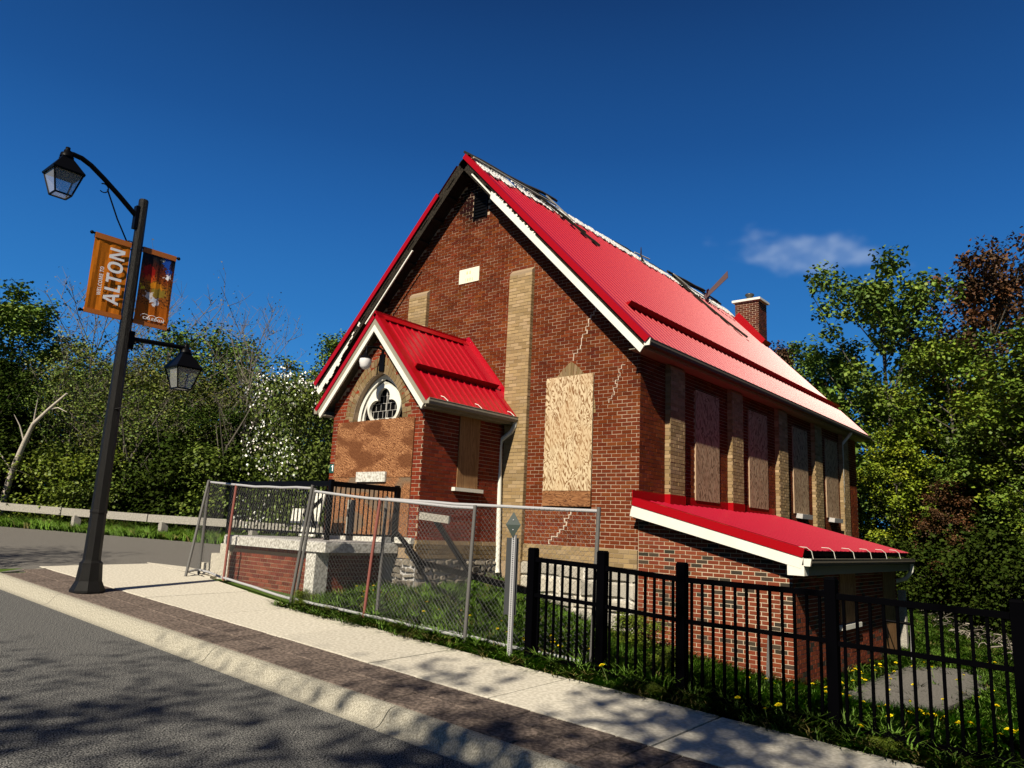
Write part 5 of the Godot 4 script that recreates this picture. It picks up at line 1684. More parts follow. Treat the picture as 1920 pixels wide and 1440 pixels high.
	# grass edge
func yard_bits() -> void:
	var m := M.new()
	m.beam(Vector3(2.74, -2.7, 1.2), Vector3(2.80, -1.62, 1.2), 0.06, 0.05, Color.WHITE, Vector3(1, 0, 0))
	single("metal_stake", m, mm.galvd, Vector3(2.75, -2.5, 1.2), "grey metal stake standing in the grass before the lean-to corner", "stake")
	var t := thing("handrail", Vector3(3.2, -2.6, -5.2), "low pipe handrail beside the lean-to door", "handrail")
	m = M.new()
	m.tube([Vector3(2.74, -1.86, -5.2), Vector3(3.24, -1.88, -5.2)], 0.03, 0.03, 8)
	m.tube([Vector3(2.76, -1.88, -5.2), Vector3(2.8, -2.2, -5.2)], 0.02, 0.02, 8)
	part("rail", m, mm.black, t)
	m = M.new()
	m.tube([Vector3(3.24, -1.87, -5.2), Vector3(3.22, -2.8, -5.2)], 0.03, 0.03, 8)
	part("post", m, mm.galv, t)
	m = M.new()
	m.span(Vector3(2.62, -3.0, -7.1), Vector3(2.76, -1.33, -6.95))
	single("timber_post", m, mm.greywood, Vector3(2.69, -2.7, -7.0), "square grey timber post behind the lean-to", "post")

# ---------------------------------------------------------------- vegetation
func foliage(clusters: Array, per: int, size: float, cols: Array, seed: int, upright := 0.55) -> ArrayMesh:
	var r := RandomNumberGenerator.new()
	r.seed = seed
	var total := clusters.size() * per
	var v := PackedVector3Array()
	var n := PackedVector3Array()
	var c := PackedColorArray()
	var ix := PackedInt32Array()
	v.resize(total * 4)
	n.resize(total * 4)
	c.resize(total * 4)
	ix.resize(total * 6)
	var i := 0
	for cl in clusters:
		var o: Vector3 = cl[0]
		var cr: float = cl[1]
		var fl: float = cl[2]
		var base: Color = cols[r.randi_range(0, cols.size() - 1)]
		for k in per:
			var d := Vector3(clampf(r.randfn(), -1.7, 1.7), clampf(r.randfn(), -1.6, 1.6) * fl, clampf(r.randfn(), -1.7, 1.7)) * cr * 0.55
			var p := o + d
			var nn := (Vector3(r.randf_range(-1, 1), r.randf_range(-0.4, 1), r.randf_range(-1, 1)) + Vector3(0, upright, 0) + d.normalized() * 0.35).normalized()
			var dir := nn.cross(Vector3(r.randf_range(-1, 1), r.randf_range(-1, 1), r.randf_range(-1, 1))).normalized()
			var sd := nn.cross(dir) * size * 0.42 * r.randf_range(0.8, 1.2)
			dir *= size * r.randf_range(0.7, 1.25)
			var w := r.randf_range(0.62, 1.38)
			var col := Color(base.r * w * r.randf_range(0.9, 1.12), base.g * w, base.b * w)
			var b := i * 4
			v[b] = p - dir * 0.5
			v[b + 1] = p + sd + nn * size * 0.08
			v[b + 2] = p + dir * 0.5
			v[b + 3] = p - sd + nn * size * 0.08
			for q in 4:
				n[b + q] = nn
				c[b + q] = col
			var e := i * 6
			ix[e] = b; ix[e + 1] = b + 1; ix[e + 2] = b + 2
			ix[e + 3] = b; ix[e + 4] = b + 2; ix[e + 5] = b + 3
			i += 1
	var a := []
	a.resize(Mesh.ARRAY_MAX)
	a[Mesh.ARRAY_VERTEX] = v
	a[Mesh.ARRAY_NORMAL] = n
	a[Mesh.ARRAY_COLOR] = c
	a[Mesh.ARRAY_INDEX] = ix
	var res := ArrayMesh.new()
	res.add_surface_from_arrays(Mesh.PRIMITIVE_TRIANGLES, a)
	return res

# limbs and the clusters they carry; rad(f) is the crown radius at the height fraction f
func limbs(m: M, H: float, rad: Callable, nl: int, lowest: float, tr: float, seed: int, rise: float, cr: float, flat: float, twigs := 0) -> Array:
	var r := RandomNumberGenerator.new()
	r.seed = seed
	var trunk := []
	var wob := Vector3(r.randf_range(-1, 1), 0, r.randf_range(-1, 1)) * 0.12
	for i in 9:
		var f := i / 8.0
		trunk.append(Vector3(wob.x * sin(f * 4.0) * H * 0.12, f * H * 0.97 - 0.3, wob.z * sin(f * 3.1 + 1.0) * H * 0.12))
	m.tube(trunk, tr, tr * 0.12, 7)
	var out := []
	for i in nl:
		var f := lerpf(lowest, 0.96, (i + r.randf()) / nl)
		var k := f * 8.0
		var p: Vector3 = (trunk[int(k)] as Vector3).lerp(trunk[mini(int(k) + 1, 8)], k - int(k))
		var a := i * 2.4 + r.randf_range(-0.4, 0.4)
		var R: float = rad.call(f) * r.randf_range(0.5, 1.22)
		var tip := p + Vector3(cos(a) * R, R * rise * r.randf_range(0.6, 1.3), sin(a) * R)
		var mid := p.lerp(tip, 0.5) + Vector3(r.randf_range(-1, 1), r.randf_range(-0.6, 0.3), r.randf_range(-1, 1)) * R * 0.12
		m.tube([p, mid, tip], tr * 0.28 * (1.1 - f * 0.6), 0.012, 5, Color.WHITE, false)
		for q in [0.45, 0.7, 0.88, 1.0]:
			var s := (p.lerp(mid, q * 2.0) if q < 0.5 else mid.lerp(tip, q * 2.0 - 1.0))
			out.append([s + Vector3(r.randf_range(-1, 1), r.randf_range(-0.5, 0.8), r.randf_range(-1, 1)) * R * 0.16, cr * r.randf_range(0.65, 1.25), flat])
		for j in twigs:
			var s := p.lerp(tip, r.randf_range(0.25, 1.0))
			var e := s + Vector3(r.randf_range(-1, 1), r.randf_range(0.1, 1.3), r.randf_range(-1, 1)) * R * 0.42
			m.tube([s, s.lerp(e, 0.5) + Vector3(r.randf_range(-1, 1), 0, r.randf_range(-1, 1)) * 0.06, e], 0.016, 0.006, 3, Color.WHITE, false)
			for w in 3:
				var s2 := s.lerp(e, r.randf_range(0.3, 1.0))
				m.tube([s2, s2 + Vector3(r.randf_range(-1, 1), r.randf_range(0.2, 1.2), r.randf_range(-1, 1)) * R * 0.17], 0.008, 0.004, 3, Color.WHITE, false)
	out.append([trunk[8], cr * 0.8, 1.0])
	return out

var protos := {}
func proto(kind: String, trunk: M, bark: Material, crown: ArrayMesh, leafm: Material) -> void:
	var t := Node3D.new()
	if trunk:
		var o := MeshInstance3D.new()
		o.name = "trunk"
		o.mesh = trunk.mesh()
		o.material_override = bark
		t.add_child(o)
	if crown:
		var o := MeshInstance3D.new()
		o.name = "crown"
		o.mesh = crown
		o.material_override = leafm
		t.add_child(o)
	protos[kind] = t

func plant(kind: String, called: String, at: Vector3, h: float, wide: float, turn: float, label: String, cat: String, group: String, leafm: Material = null) -> Node3D:
	var t: Node3D = protos[kind].duplicate()
	t.name = numbered(called)
	add_child(t)
	t.position = at
	t.rotation.y = turn
	t.scale = Vector3(wide, h, wide)
	if leafm and t.has_node("crown"):
		t.get_node("crown").material_override = leafm
	tag(t, label, cat, group)
	return t

func make_protos() -> void:
	var green := [lin(0.095, 0.155, 0.020), lin(0.078, 0.130, 0.018), lin(0.115, 0.165, 0.022), lin(0.066, 0.112, 0.018)]
	var olive := [lin(0.090, 0.145, 0.022), lin(0.100, 0.155, 0.024), lin(0.080, 0.118, 0.021), lin(0.108, 0.135, 0.026)]
	var m := M.new()
	var c := limbs(m, 10.0, func(f): return 2.9 * (0.35 + 0.75 * sin(PI * clampf((f - 0.05) / 1.02, 0, 1))) * (1.0 - 0.45 * smoothstep(0.6, 1.0, f)), 40, 0.12, 0.15, 101, 0.8, 0.60, 0.55)
	proto("maple", m, mm.bark, foliage(c, 125, 0.15, green, 201, 0.9), leaf_mat(Color.WHITE))
	m = M.new()
	c = limbs(m, 10.0, func(f): return 2.5 * (0.3 + 0.8 * sin(PI * clampf((f - 0.02) / 1.05, 0, 1))) * (1.0 - 0.4 * smoothstep(0.55, 1.0, f)), 38, 0.10, 0.14, 102, 1.15, 0.55, 0.65)
	proto("maple_tall", m, mm.bark, foliage(c, 125, 0.15, green, 202, 0.8), leaf_mat(Color.WHITE))
	m = M.new()
	c = limbs(m, 8.0, func(f): return 2.9 * sqrt(maxf(0.05, 1.0 - pow((f - 0.45) / 0.62, 2))), 44, 0.06, 0.16, 103, 0.4, 0.75, 0.65)
	proto("dense", m, mm.bark, foliage(c, 125, 0.135, green, 203, 0.7), leaf_mat(Color.WHITE))
	m = M.new()
	c = limbs(m, 7.0, func(f): return 2.4 * (0.5 + 0.6 * sin(PI * clampf(f, 0, 1))), 34, 0.08, 0.10, 104, 0.8, 0.75, 0.8, 3)
	proto("airy", m, mm.greytwig, foliage(c, 70, 0.10, olive, 204), leaf_mat(Color.WHITE))
	m = M.new()
	c = limbs(m, 8.0, func(f): return 2.6 * (0.5 + 0.5 * sin(PI * clampf(f * 0.9, 0, 1))), 20, 0.3, 0.13, 105, 1.15, 0.7, 0.9, 7)
	proto("bare", m, mm.greytwig, foliage(c, 6, 0.09, [lin(0.12, 0.10, 0.05), lin(0.10, 0.09, 0.05)], 205), leaf_mat(Color.WHITE))
	m = M.new()
	c = limbs(m, 3.0, func(f): return 1.5 * (0.75 + 0.3 * sin(PI * f)), 22, 0.05, 0.05, 106, 0.6, 0.62, 0.8)
	proto("shrub", m, mm.bark, foliage(c, 95, 0.12, [lin(0.085, 0.125, 0.016), lin(0.07, 0.105, 0.014), lin(0.10, 0.14, 0.02)], 206), leaf_mat(Color.WHITE))
	m = M.new()
	c = limbs(m, 4.6, func(f): return 2.2 * (0.8 + 0.25 * sin(PI * f)) * (1.0 - 0.4 * smoothstep(0.7, 1.0, f)), 30, 0.06, 0.08, 107, 0.5, 0.75, 0.75)
	proto("blossom", m, mm.bark, foliage(c, 110, 0.12, [lin(0.085, 0.12, 0.02), lin(0.07, 0.10, 0.016)], 207), leaf_mat(Color.WHITE))
	var b := []
	var r := RandomNumberGenerator.new()
	r.seed = 5
	for q in c:
		if (q[0] as Vector3).x > 0.35 + r.randf_range(-0.7, 0.7):
			b.append([q[0] + (q[0] as Vector3 - Vector3(0, 2, 0)).normalized() * 0.22, q[1] * 0.75, 0.8])
	var fo := MeshInstance3D.new()
	fo.name = "blossoms"
	fo.mesh = foliage(b, 34, 0.085, [lin(0.78, 0.78, 0.74), lin(0.70, 0.72, 0.66)], 208, 0.3)
	fo.material_override = mat(Color.WHITE, 0.7, 0.0, 0.2)
	fo.material_override.cull_mode = BaseMaterial3D.CULL_DISABLED
	protos["blossom"].add_child(fo)

func forest() -> void:
	make_protos()
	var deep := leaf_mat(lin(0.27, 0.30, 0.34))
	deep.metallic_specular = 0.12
	var bright := leaf_mat(lin(1.05, 1.0, 0.7))
	var lime := leaf_mat(lin(1.65, 1.35, 0.6))
	var bronze := leaf_mat(lin(0.80, 0.24, 0.7))
	var brown := leaf_mat(lin(1.0, 0.82, 0.8))
	var GL := -1.1
	var L := [
		["maple_tall", "leafy_tree", -26.6, 2.1, 8.9, 1.05, "tall green tree at the far left above the guard rail", null],
		["airy", "olive_tree", -21.8, 1.4, 5.6, 0.8, "airy olive tree just left of the lamp post", null],
		["bare", "bare_tree", -25.3, -0.3, 8.6, 0.9, "grey twiggy bare tree left of the lower lantern", null],
		["bare", "bare_tree", -24.8, -3.2, 9.2, 0.95, "grey twiggy bare tree right above the lower lantern arm", null],
		["dense", "round_tree", -24.4, -5.0, 9.0, 1.0, "rounded dense green tree right of the lower lantern", null],
		["airy", "olive_tree", -20.9, -1.4, 6.0, 1.15, "broad olive brown tree behind the lower lantern", brown],
		["bare", "bare_sapling", -16.9, -2.3, 7.4, 0.62, "thin bare sapling standing against the sky left of the blossom", null],
		["airy", "olive_tree", -21.4, -6.7, 6.4, 0.9, "small olive tree behind the white blossom shrub", null],
		["maple", "leafy_tree", -16.9, -6.6, 8.3, 0.8, "green tree whose top shows past the left church eave", null],
		["dense", "round_tree", -23.4, 2.6, 4.3, 0.75, "low dark tree behind the pale leaning trunk", deep],
		["airy", "olive_tree", -19.3, 0.2, 4.4, 0.9, "low olive tree behind the lamp post", null],
		["dense", "round_tree", -17.9, -2.4, 4.7, 0.75, "low dark tree left of the white blossom shrub", deep],
		["maple_tall", "leafy_tree", -28.8, 3.9, 8.2, 1.0, "tall green tree cut by the left edge of the photo", null],
		["dense", "round_tree", -36.6, -0.5, 7.6, 1.2, "far dark tree behind the tall left tree", deep],
		["dense", "round_tree", -34.6, -2.2, 7.6, 1.2, "far dark tree behind the grey bare tree", deep],
		["dense", "round_tree", -32.1, -4.1, 8.0, 1.2, "far dark tree behind the lamp pole", deep],
		["dense", "round_tree", -31.0, -6.3, 8.0, 1.2, "far dark tree behind the rounded tree", deep],
		["dense", "round_tree", -27.2, -9.5, 7.8, 1.2, "far dark tree behind the bare sapling", deep],
		["dense", "round_tree", -23.4, -10.0, 7.6, 1.2, "far dark tree between blossom and church eave", deep],
		["airy", "olive_tree", -22.6, -0.3, 6.6, 1.0, "olive tree behind the lamp pole at mid height", brown],
		["airy", "olive_tree", -20.3, -4.2, 5.6, 1.0, "olive brown tree between lantern and sapling", brown],
		["maple", "leafy_tree", -23.2, 3.4, 6.0, 0.75, "half-high green tree left of the pale leaning trunk", deep],
		["dense", "round_tree", -13.5, -6.2, 5.0, 0.9, "dark tree hidden low behind the porch", deep],
		["dense", "round_tree", -24.0, 6.5, 6.0, 0.9, "dark tree beyond the left frame edge", deep],
	]
	var i := 0
	for q in L:
		var base: float = {"maple": 10.0, "maple_tall": 10.0, "dense": 8.0, "airy": 7.0, "bare": 8.0}[q[0]]
		var h: float = q[4] / base
		plant(q[0], q[1], Vector3(q[2], GL - 0.1, q[3]), h, q[5] * (0.5 + 0.5 * h), i * 1.9 + 0.6, q[6], "tree", "trees behind the guard rail", q[7])
		i += 1
	# bushes along the rail
	var bl := [[-19.6, 1.9, 0.85, bright, "bright green bush behind the guard rail beside the lamp post"], [-22.6, 4.0, 0.9, deep, "dark bush at the left end of the guard rail"], [-18.4, 0.4, 0.8, deep, "green bush behind the guard rail right of the lamp post"], [-17.2, -0.8, 1.0, deep, "dark bush behind the guard rail below the rounded tree"], [-16.0, -1.2, 0.9, null, "green bush at the left foot of the white blossom"], [-18.9, 1.4, 0.6, null, "small bright bush in front of the bright green bush"], [-15.3, -2.0, 0.9, deep, "dark bush behind the chain-link's left end"], [-23.0, 5.2, 1.0, deep, "dark bush past the left edge of the rail"], [-19.9, -0.6, 1.1, deep, "dark bush deep behind the lamp post"], [-18.6, -1.6, 1.1, deep, "dark bush deep behind the right of the rail"], [-14.4, -3.8, 1.0, deep, "dark bush behind the landing railing"], [-22.4, 3.2, 1.1, deep, "dark bush deep behind the leaning trunk"]]
	for q in bl:
		plant("shrub", "bush", Vector3(q[0], GL - 0.1, q[1]), q[2], q[2] * 1.05, q[0] * 3.0, q[4], "bush", "bushes behind the guard rail", q[3])
	plant("blossom", "blossom_shrub", Vector3(-12.5, GL - 0.1, -2.2), 1.12, 0.82, 3.82, "large shrub with white blossom left of the porch", "shrub", "")
	# pale leaning trunk
	var t := thing("leaning_trunk", Vector3(-21.3, GL, 3.28), "pale bare trunk leaning right at the far left", "tree")
	var m := M.new()
	m.tube([Vector3(-21.35, GL - 0.3, 3.28), Vector3(-21.3, -0.5, 3.28), Vector3(-20.78, 0.71, 3.3), Vector3(-20.29, 1.63, 3.25), Vector3(-19.91, 2.21, 3.21), Vector3(-19.39, 2.67, 3.03), Vector3(-18.68, 3.16, 2.83)], 0.13, 0.03, 8)
	part("trunk", m, mm.palebark, t)
	m = M.new()
	for q in [[Vector3(-20.29, 1.63, 3.25), Vector3(-20.5, 2.5, 3.6)], [Vector3(-19.91, 2.21, 3.21), Vector3(-19.6, 3.0, 3.3)], [Vector3(-19.39, 2.67, 3.03), Vector3(-18.8, 2.6, 2.7)], [Vector3(-20.78, 0.71, 3.3), Vector3(-21.2, 1.5, 3.9)]]:
		m.tube([q[0], ((q[0] + q[1]) / 2) + Vector3(0, 0.1, 0), q[1]], 0.03, 0.008, 5)
	part("branch", m, mm.palebark, t)
	for q in [[Vector3(-17.3, GL, -0.4), Vector3(-0.7, 2.4, 0.3), "forked grey trunk behind the rail right of the lamp post"], [Vector3(-16.3, GL, -1.1), Vector3(0.5, 3.0, 0.0), "slim grey trunk left of the white blossom"], [Vector3(-18.6, GL, 1.0), Vector3(0.2, 2.6, -0.3), "slim grey trunk just left of the lamp post"]]:
		t = thing("slim_tree", q[0], q[2], "tree", "bare trunks at the rail")
		m = M.new()
		var a: Vector3 = q[0]
		var b: Vector3 = a + q[1]
		m.tube([a - UPV * 0.2, a.lerp(b, 0.4) + Vector3(0.12, 0, 0.05), b], 0.075, 0.04, 7)
		part("trunk", m, mm.bark, t)
		m = M.new()
		for k in 5:
			var s := a.lerp(b, 0.45 + k * 0.13)
			var e := s + Vector3(sin(k * 2.3) * 0.9, 1.2 + 0.2 * k, cos(k * 2.3) * 0.9)
			m.tube([s, s.lerp(e, 0.5) + Vector3(0.08, -0.06, 0.05), e], 0.035, 0.008, 5)
		part("branch", m, mm.bark, t)
	# right-hand wood behind the lawn
	var GR := -2.6
	var Rr := [
		["maple_tall", "maple_tree", -0.2, -19.1, 12.9, 0.95, "tall green maple right of the chimney", null],
		["maple_tall", "bronze_maple", 3.1, -21.3, 13.6, 0.82, "tall bronze-leaved maple, highest tree on the right", bronze],
		["maple", "leafy_tree", 5.2, -14.0, 9.2, 0.95, "green tree in front of the bronze maple at the right edge", bright],
		["maple", "bronze_maple", -5.7, -22.6, 11.8, 0.7, "dark bronze tree top showing just right of the chimney", bronze],
		["maple", "leafy_tree", 2.2, -17.6, 9.6, 0.85, "green tree between the tall maple and the bronze maple", bright],
		["maple", "leafy_tree", 0.6, -16.4, 6.6, 0.72, "yellow-green young tree beside the far church corner", lime],
		["maple", "leafy_tree", -2.9, -21.3, 10.9, 0.85, "green tree behind the far end of the red roof", null],
		["dense", "round_tree", 1.4, -18.0, 5.6, 0.9, "low dark tree behind the lean-to roof", deep],
		["maple", "leafy_tree", 3.3, -16.0, 6.6, 0.75, "half-high green tree above the lawn's far edge", null],
		["maple", "leafy_tree", 6.2, -11.6, 5.6, 0.72, "lower green tree at the right edge behind the fence", bright],
		["maple_tall", "leafy_tree", 6.9, -15.2, 9.8, 0.9, "tall green tree cut by the right edge of the photo", null],
		["dense", "round_tree", 5.6, -16.6, 6.4, 0.9, "dark tree under the tall right-edge tree", deep],
		["dense", "round_tree", -1.6, -20.2, 6.0, 0.9, "dark tree right behind the far church corner", deep],
		["dense", "round_tree", -4.5, -22.1, 7.3, 0.9, "dark tree hidden behind the red roof end", deep],
		["maple", "bronze_maple", 2.3, -15.4, 4.6, 0.6, "low bronze tree among the green trees on the right", bronze],
		["dense", "round_tree", 3.9, -19.4, 8.0, 1.1, "dark tree behind the half-high green tree", deep],
		["dense", "round_tree", 1.0, -24.0, 9.0, 1.2, "far dark tree between the two tall maples", deep],
		["dense", "round_tree", 8.6, -17.0, 9.0, 1.2, "dark tree beyond the right frame edge", deep],
		["dense", "round_tree", 7.6, -10.6, 5.0, 0.9, "dark tree past the right end of the lawn", deep],
	]
	for q in Rr:
		var base: float = {"maple": 10.0, "maple_tall": 10.0, "dense": 8.0}[q[0]]
		var h: float = q[4] / base
		plant(q[0], q[1], Vector3(q[2], GR - 0.1, q[3]), h, q[5] * (0.45 + 0.55 * h), i * 2.1, q[6], "tree", "trees behind the lawn", q[7])
		i += 1
	var sb := [[2.0, -16.6, 1.0, "dark bush behind the lean-to gutter end"], [3.0, -14.9, 0.9, "dark bush above the brush pile"], [4.0, -12.8, 0.9, "dark bush at the lawn edge left of the right-edge tree"], [5.2, -10.6, 0.8, "dark bush at the right end of the lawn"], [4.6, -15.0, 1.2, "dark bush deep in the wood on the right"], [0.9, -15.2, 0.8, "dark bush near the far church corner"], [6.6, -9.0, 0.9, "dark bush past the right end of the lawn"]]
	for q in sb:
		plant("shrub", "bush", Vector3(q[0], GR - 0.15, q[1]), q[2], q[2], q[0] * 2.0, q[3], "bush", "bushes at the lawn's far edge", deep)
	# broad-leaved weeds
	for q in [[2.35, 3.3, 0.12, "bright broad-leaved weed clump before the lean-to stake"], [0.35, 0.7, 0.2, "dark weed clump at the foundation corner behind the fence"], [2.9, 4.72, 0.05, "low weed clump in the verge before the fence's middle posts"], [5.1, 4.75, 0.05, "low weed clump in the verge near the right end of the fence"], [-3.35, 4.55, 0.09, "small weed at the foot of the first chain-link joint"]]:
		plant("shrub", "weed", Vector3(q[0], lawn(q[0], q[1]) - 0.03, q[1]), q[2], q[2] * 1.2, q[0] * 5.0, q[3], "weed", "", bright)
	# trees across the road that shade the pavement
	plant("dense", "shade_tree", Vector3(8.3, -2.3, 21.2), 1.78, 1.22, 0.4, "leafy tree across the road shading the right pavement", "tree", "trees across the road")
	plant("airy", "shade_tree", Vector3(2.2, -2.2, 24.8), 1.85, 1.3, 1.4, "airy tree across the road dappling the asphalt", "tree", "trees across the road")
	plant("airy", "shade_tree", Vector3(-9.6, -1.4, 14.6), 1.1, 0.8, 2.0, "airy tree beside the road shading the driveway mouth", "tree", "trees across the road")
	for q in [[12.5, -8.0, 1.0, "dense tree out of frame right of the lawn"], [13.5, -2.0, 1.1, "dense tree out of frame beside the pavement's lower end"], [11.0, -14.0, 1.1, "dense tree out of frame behind the lawn's right end"], [15.0, 3.5, 1.0, "dense tree out of frame where the road goes downhill"]]:
		plant("dense", "round_tree", Vector3(q[0], -2.8, q[1]), q[2] * 1.15, q[2] * 1.2, q[0], q[3], "tree", "trees right of the lawn")
	for q in [[-6.0, 26.0, 1.1, "dense tree far across the road, left one"], [15.5, 25.0, 1.2, "dense tree far across the road, right one"], [-14.0, 24.0, 1.2, "dense tree far across the road opposite the driveway"], [21.0, 16.0, 1.2, "dense tree across the road where it goes downhill"]]:
		plant("dense", "round_tree", Vector3(q[0], -2.0, q[1]), q[2] * 1.1, q[2] * 1.3, q[0], q[3], "tree", "trees far across the road")
	# fallen branches at the lawn's far edge
	m = M.new()
	var r := RandomNumberGenerator.new()
	r.seed = 31
	for k in 260:
		var f := r.randf()
		var p := Vector3(1.2, GR, -15.4).lerp(Vector3(5.6, GR, -6.2), f) + Vector3(r.randf_range(-0.3, 0.6), r.randf_range(0.0, 0.45) * r.randf(), r.randf_range(-0.5, 0.3))
		var d := Vector3(0.4 + r.randf_range(-0.5, 0.5), r.randf_range(-0.3, 0.5), 0.9 + r.randf_range(-0.6, 0.6)) * r.randf_range(0.2, 0.75)
		m.tube([p, p + d * 0.5 + Vector3(0, 0.05, 0), p + d], 0.018 * r.randf_range(0.5, 1.5), 0.006, 4, Color.WHITE * r.randf_range(0.5, 1.0), false)
	tag(single("brush_pile", m, mm.palebark, Vector3(3.4, GR, -10.8), "pale tangle of fallen branches along the lawn's far edge", "branches"), "", "", "", "stuff")

func grass() -> void:
	var r := RandomNumberGenerator.new()
	r.seed = 71
	# a tuft of curved blades
	var tufts := []
	for s in 3:
		var v := PackedVector3Array()
		var n := PackedVector3Array()
		for b in 9:
			var a := r.randf() * TAU
			var o := Vector3(r.randf_range(-0.05, 0.05), 0, r.randf_range(-0.05, 0.05))
			var lean := Vector3(cos(a), 0, sin(a)) * r.randf_range(0.1, 0.55)
			var h := r.randf_range(0.6, 1.1)
			var w := Vector3(-sin(a), 0, cos(a)) * 0.0085
			var p1 := o + lean * 0.25 + UPV * h * 0.6
			var p2 := o + lean * 0.8 + UPV * h
			p1 = Vector3(p1.x, p1.y, p1.z)
			for tr in [[o - w, o + w, p1 + w * 0.8], [o - w, p1 + w * 0.8, p1 - w * 0.8], [p1 - w * 0.8, p1 + w * 0.8, p2]]:
				var g: Vector3 = (Vector3(-lean.x, 0.45, -lean.z) * 0.6 + UPV * 0.7).normalized()
				for q in tr:
					v.append(Vector3(q.x * 1.0, q.y, q.z * 1.0)); n.append(g)
		var arr := []
		arr.resize(Mesh.ARRAY_MAX)
		arr[Mesh.ARRAY_VERTEX] = v
		arr[Mesh.ARRAY_NORMAL] = n
		var me := ArrayMesh.new()
		me.add_surface_from_arrays(Mesh.PRIMITIVE_TRIANGLES, arr)
		tufts.append(me)
	var nz := FastNoiseLite.new()
	nz.seed = 3
	nz.frequency = 0.55
	var regions := [
		["lawn_grass", "tall spring grass on the lawn behind both fences", -3.6, 9.0, 0.05, 4.55, 250.0, 0.11, 0.25],
		["lawn_grass", "mown grass on the lawn right of the lean-to", 0.3, 10.0, -16.5, 0.05, 150.0, 0.06, 0.17],
		["verge_grass", "rough weedy grass strip between pavement and black fence", -3.6, 9.0, 4.5, 4.93, 330.0, 0.05, 0.17],
		["roadside_grass", "grass strip under the wooden guard rail", -24.0, -8.5, -4.5, 6.5, 0.0, 0.15, 0.35],
	]
	for q in regions:
		var pts := []
		var cnt := int((q[3] - q[2]) * (q[5] - q[4]) * q[6])
		if q[6] == 0.0: cnt = 9000
		for k in cnt:
			var x := r.randf_range(q[2], q[3])
			var z := r.randf_range(q[4], q[5])
			if q[6] == 0.0:
				var f := r.randf()
				var p := Vector2(-23.5, 5.4).lerp(Vector2(-8.6, -3.7), f) + Vector2(0.55, 0.85) * r.randf_range(-0.9, 0.75)
				x = p.x
				z = p.y
			elif z < 2.5 and x < -3.1 or z < 4.1 and x < -3.6: continue
			elif x > 3.3 and x < 4.65 and z < 0.95 and z > -5.0 and r.randf() < 0.96 and Vector2((x - 4.0) / 0.72, (z + 2.1) / 2.9).length() < 1.0 + 0.2 * nz.get_noise_2d(x * 5, z * 5): continue
			elif z < 0.0 and z > -6.3 and x < 2.75: continue
			pts.append(Vector2(x, z))
		var mmesh := MultiMesh.new()
		mmesh.transform_format = MultiMesh.TRANSFORM_3D
		mmesh.use_colors = true
		mmesh.mesh = tufts[0]
		mmesh.instance_count = pts.size()
		for k in pts.size():
			var p: Vector2 = pts[k]
			var y := lawn(p.x, p.y)
			var hh: float = r.randf_range(q[7], q[8]) * (1.0 + 0.35 * nz.get_noise_2d(p.x, p.y))
			var b := Basis(UPV, r.randf() * TAU).scaled(Vector3(0.8 + hh, hh, 0.8 + hh))
			mmesh.set_instance_transform(k, Transform3D(b, Vector3(p.x, y - 0.02, p.y)))
			var w := r.randf_range(0.65, 1.3) * (1.0 + 0.4 * nz.get_noise_2d(p.x * 0.7 + 40, p.y * 0.7))
			var dry := 1.0 if r.randf() < 0.06 or (q[0] == "verge_grass" and r.randf() < 0.3) else 0.0
			mmesh.set_instance_color(k, Color(lerpf(0.135, 0.20, dry) * w, lerpf(0.26, 0.17, dry) * w, lerpf(0.025, 0.05, dry) * w))
		var o := MultiMeshInstance3D.new()
		o.name = numbered(q[0])
		o.multimesh = mmesh
		o.material_override = mm.grass
		add_child(o)
		tag(o, q[1], "grass", "", "stuff")
	# dandelions
	var base := Node3D.new()
	var m := M.new()
	m.tube([Vector3(0, 0, 0), Vector3(0.01, 0.12, 0.0), Vector3(0.0, 0.2, 0.01)], 0.004, 0.003, 4)
	var st := MeshInstance3D.new()
	st.name = "stem"
	st.mesh = m.mesh()
	st.material_override = mm.stem
	base.add_child(st)
	m = M.new()
	for ring in [[9, 0.032, 0.0], [7, 0.022, 0.006], [5, 0.012, 0.011]]:
		for k in ring[0]:
			var a: float = TAU * k / ring[0] + ring[2] * 60.0
			var d := Vector3(cos(a), 0, sin(a))
			var s: Vector3 = Vector3(-sin(a), 0, cos(a)) * ring[1] * 0.36
			var c := Vector3(0, 0.2 + ring[2], 0.01)
			m.quad(c, c + d * ring[1] * 0.6 + s + UPV * 0.006, c + d * ring[1] + UPV * 0.004, c + d * ring[1] * 0.6 - s + UPV * 0.006, Color(1, r.randf_range(0.85, 1.05), 1), UPV)
	m.lathe(Vector3(0, 0.188, 0.01), [[0.0, 0.0], [0.004, 0.012], [0.014, 0.016]], 7, Color(0.4, 0.9, 1))
	var fh := MeshInstance3D.new()
	fh.name = "flower_head"
	fh.mesh = m.mesh()
	fh.material_override = mm.yellow
	base.add_child(fh)
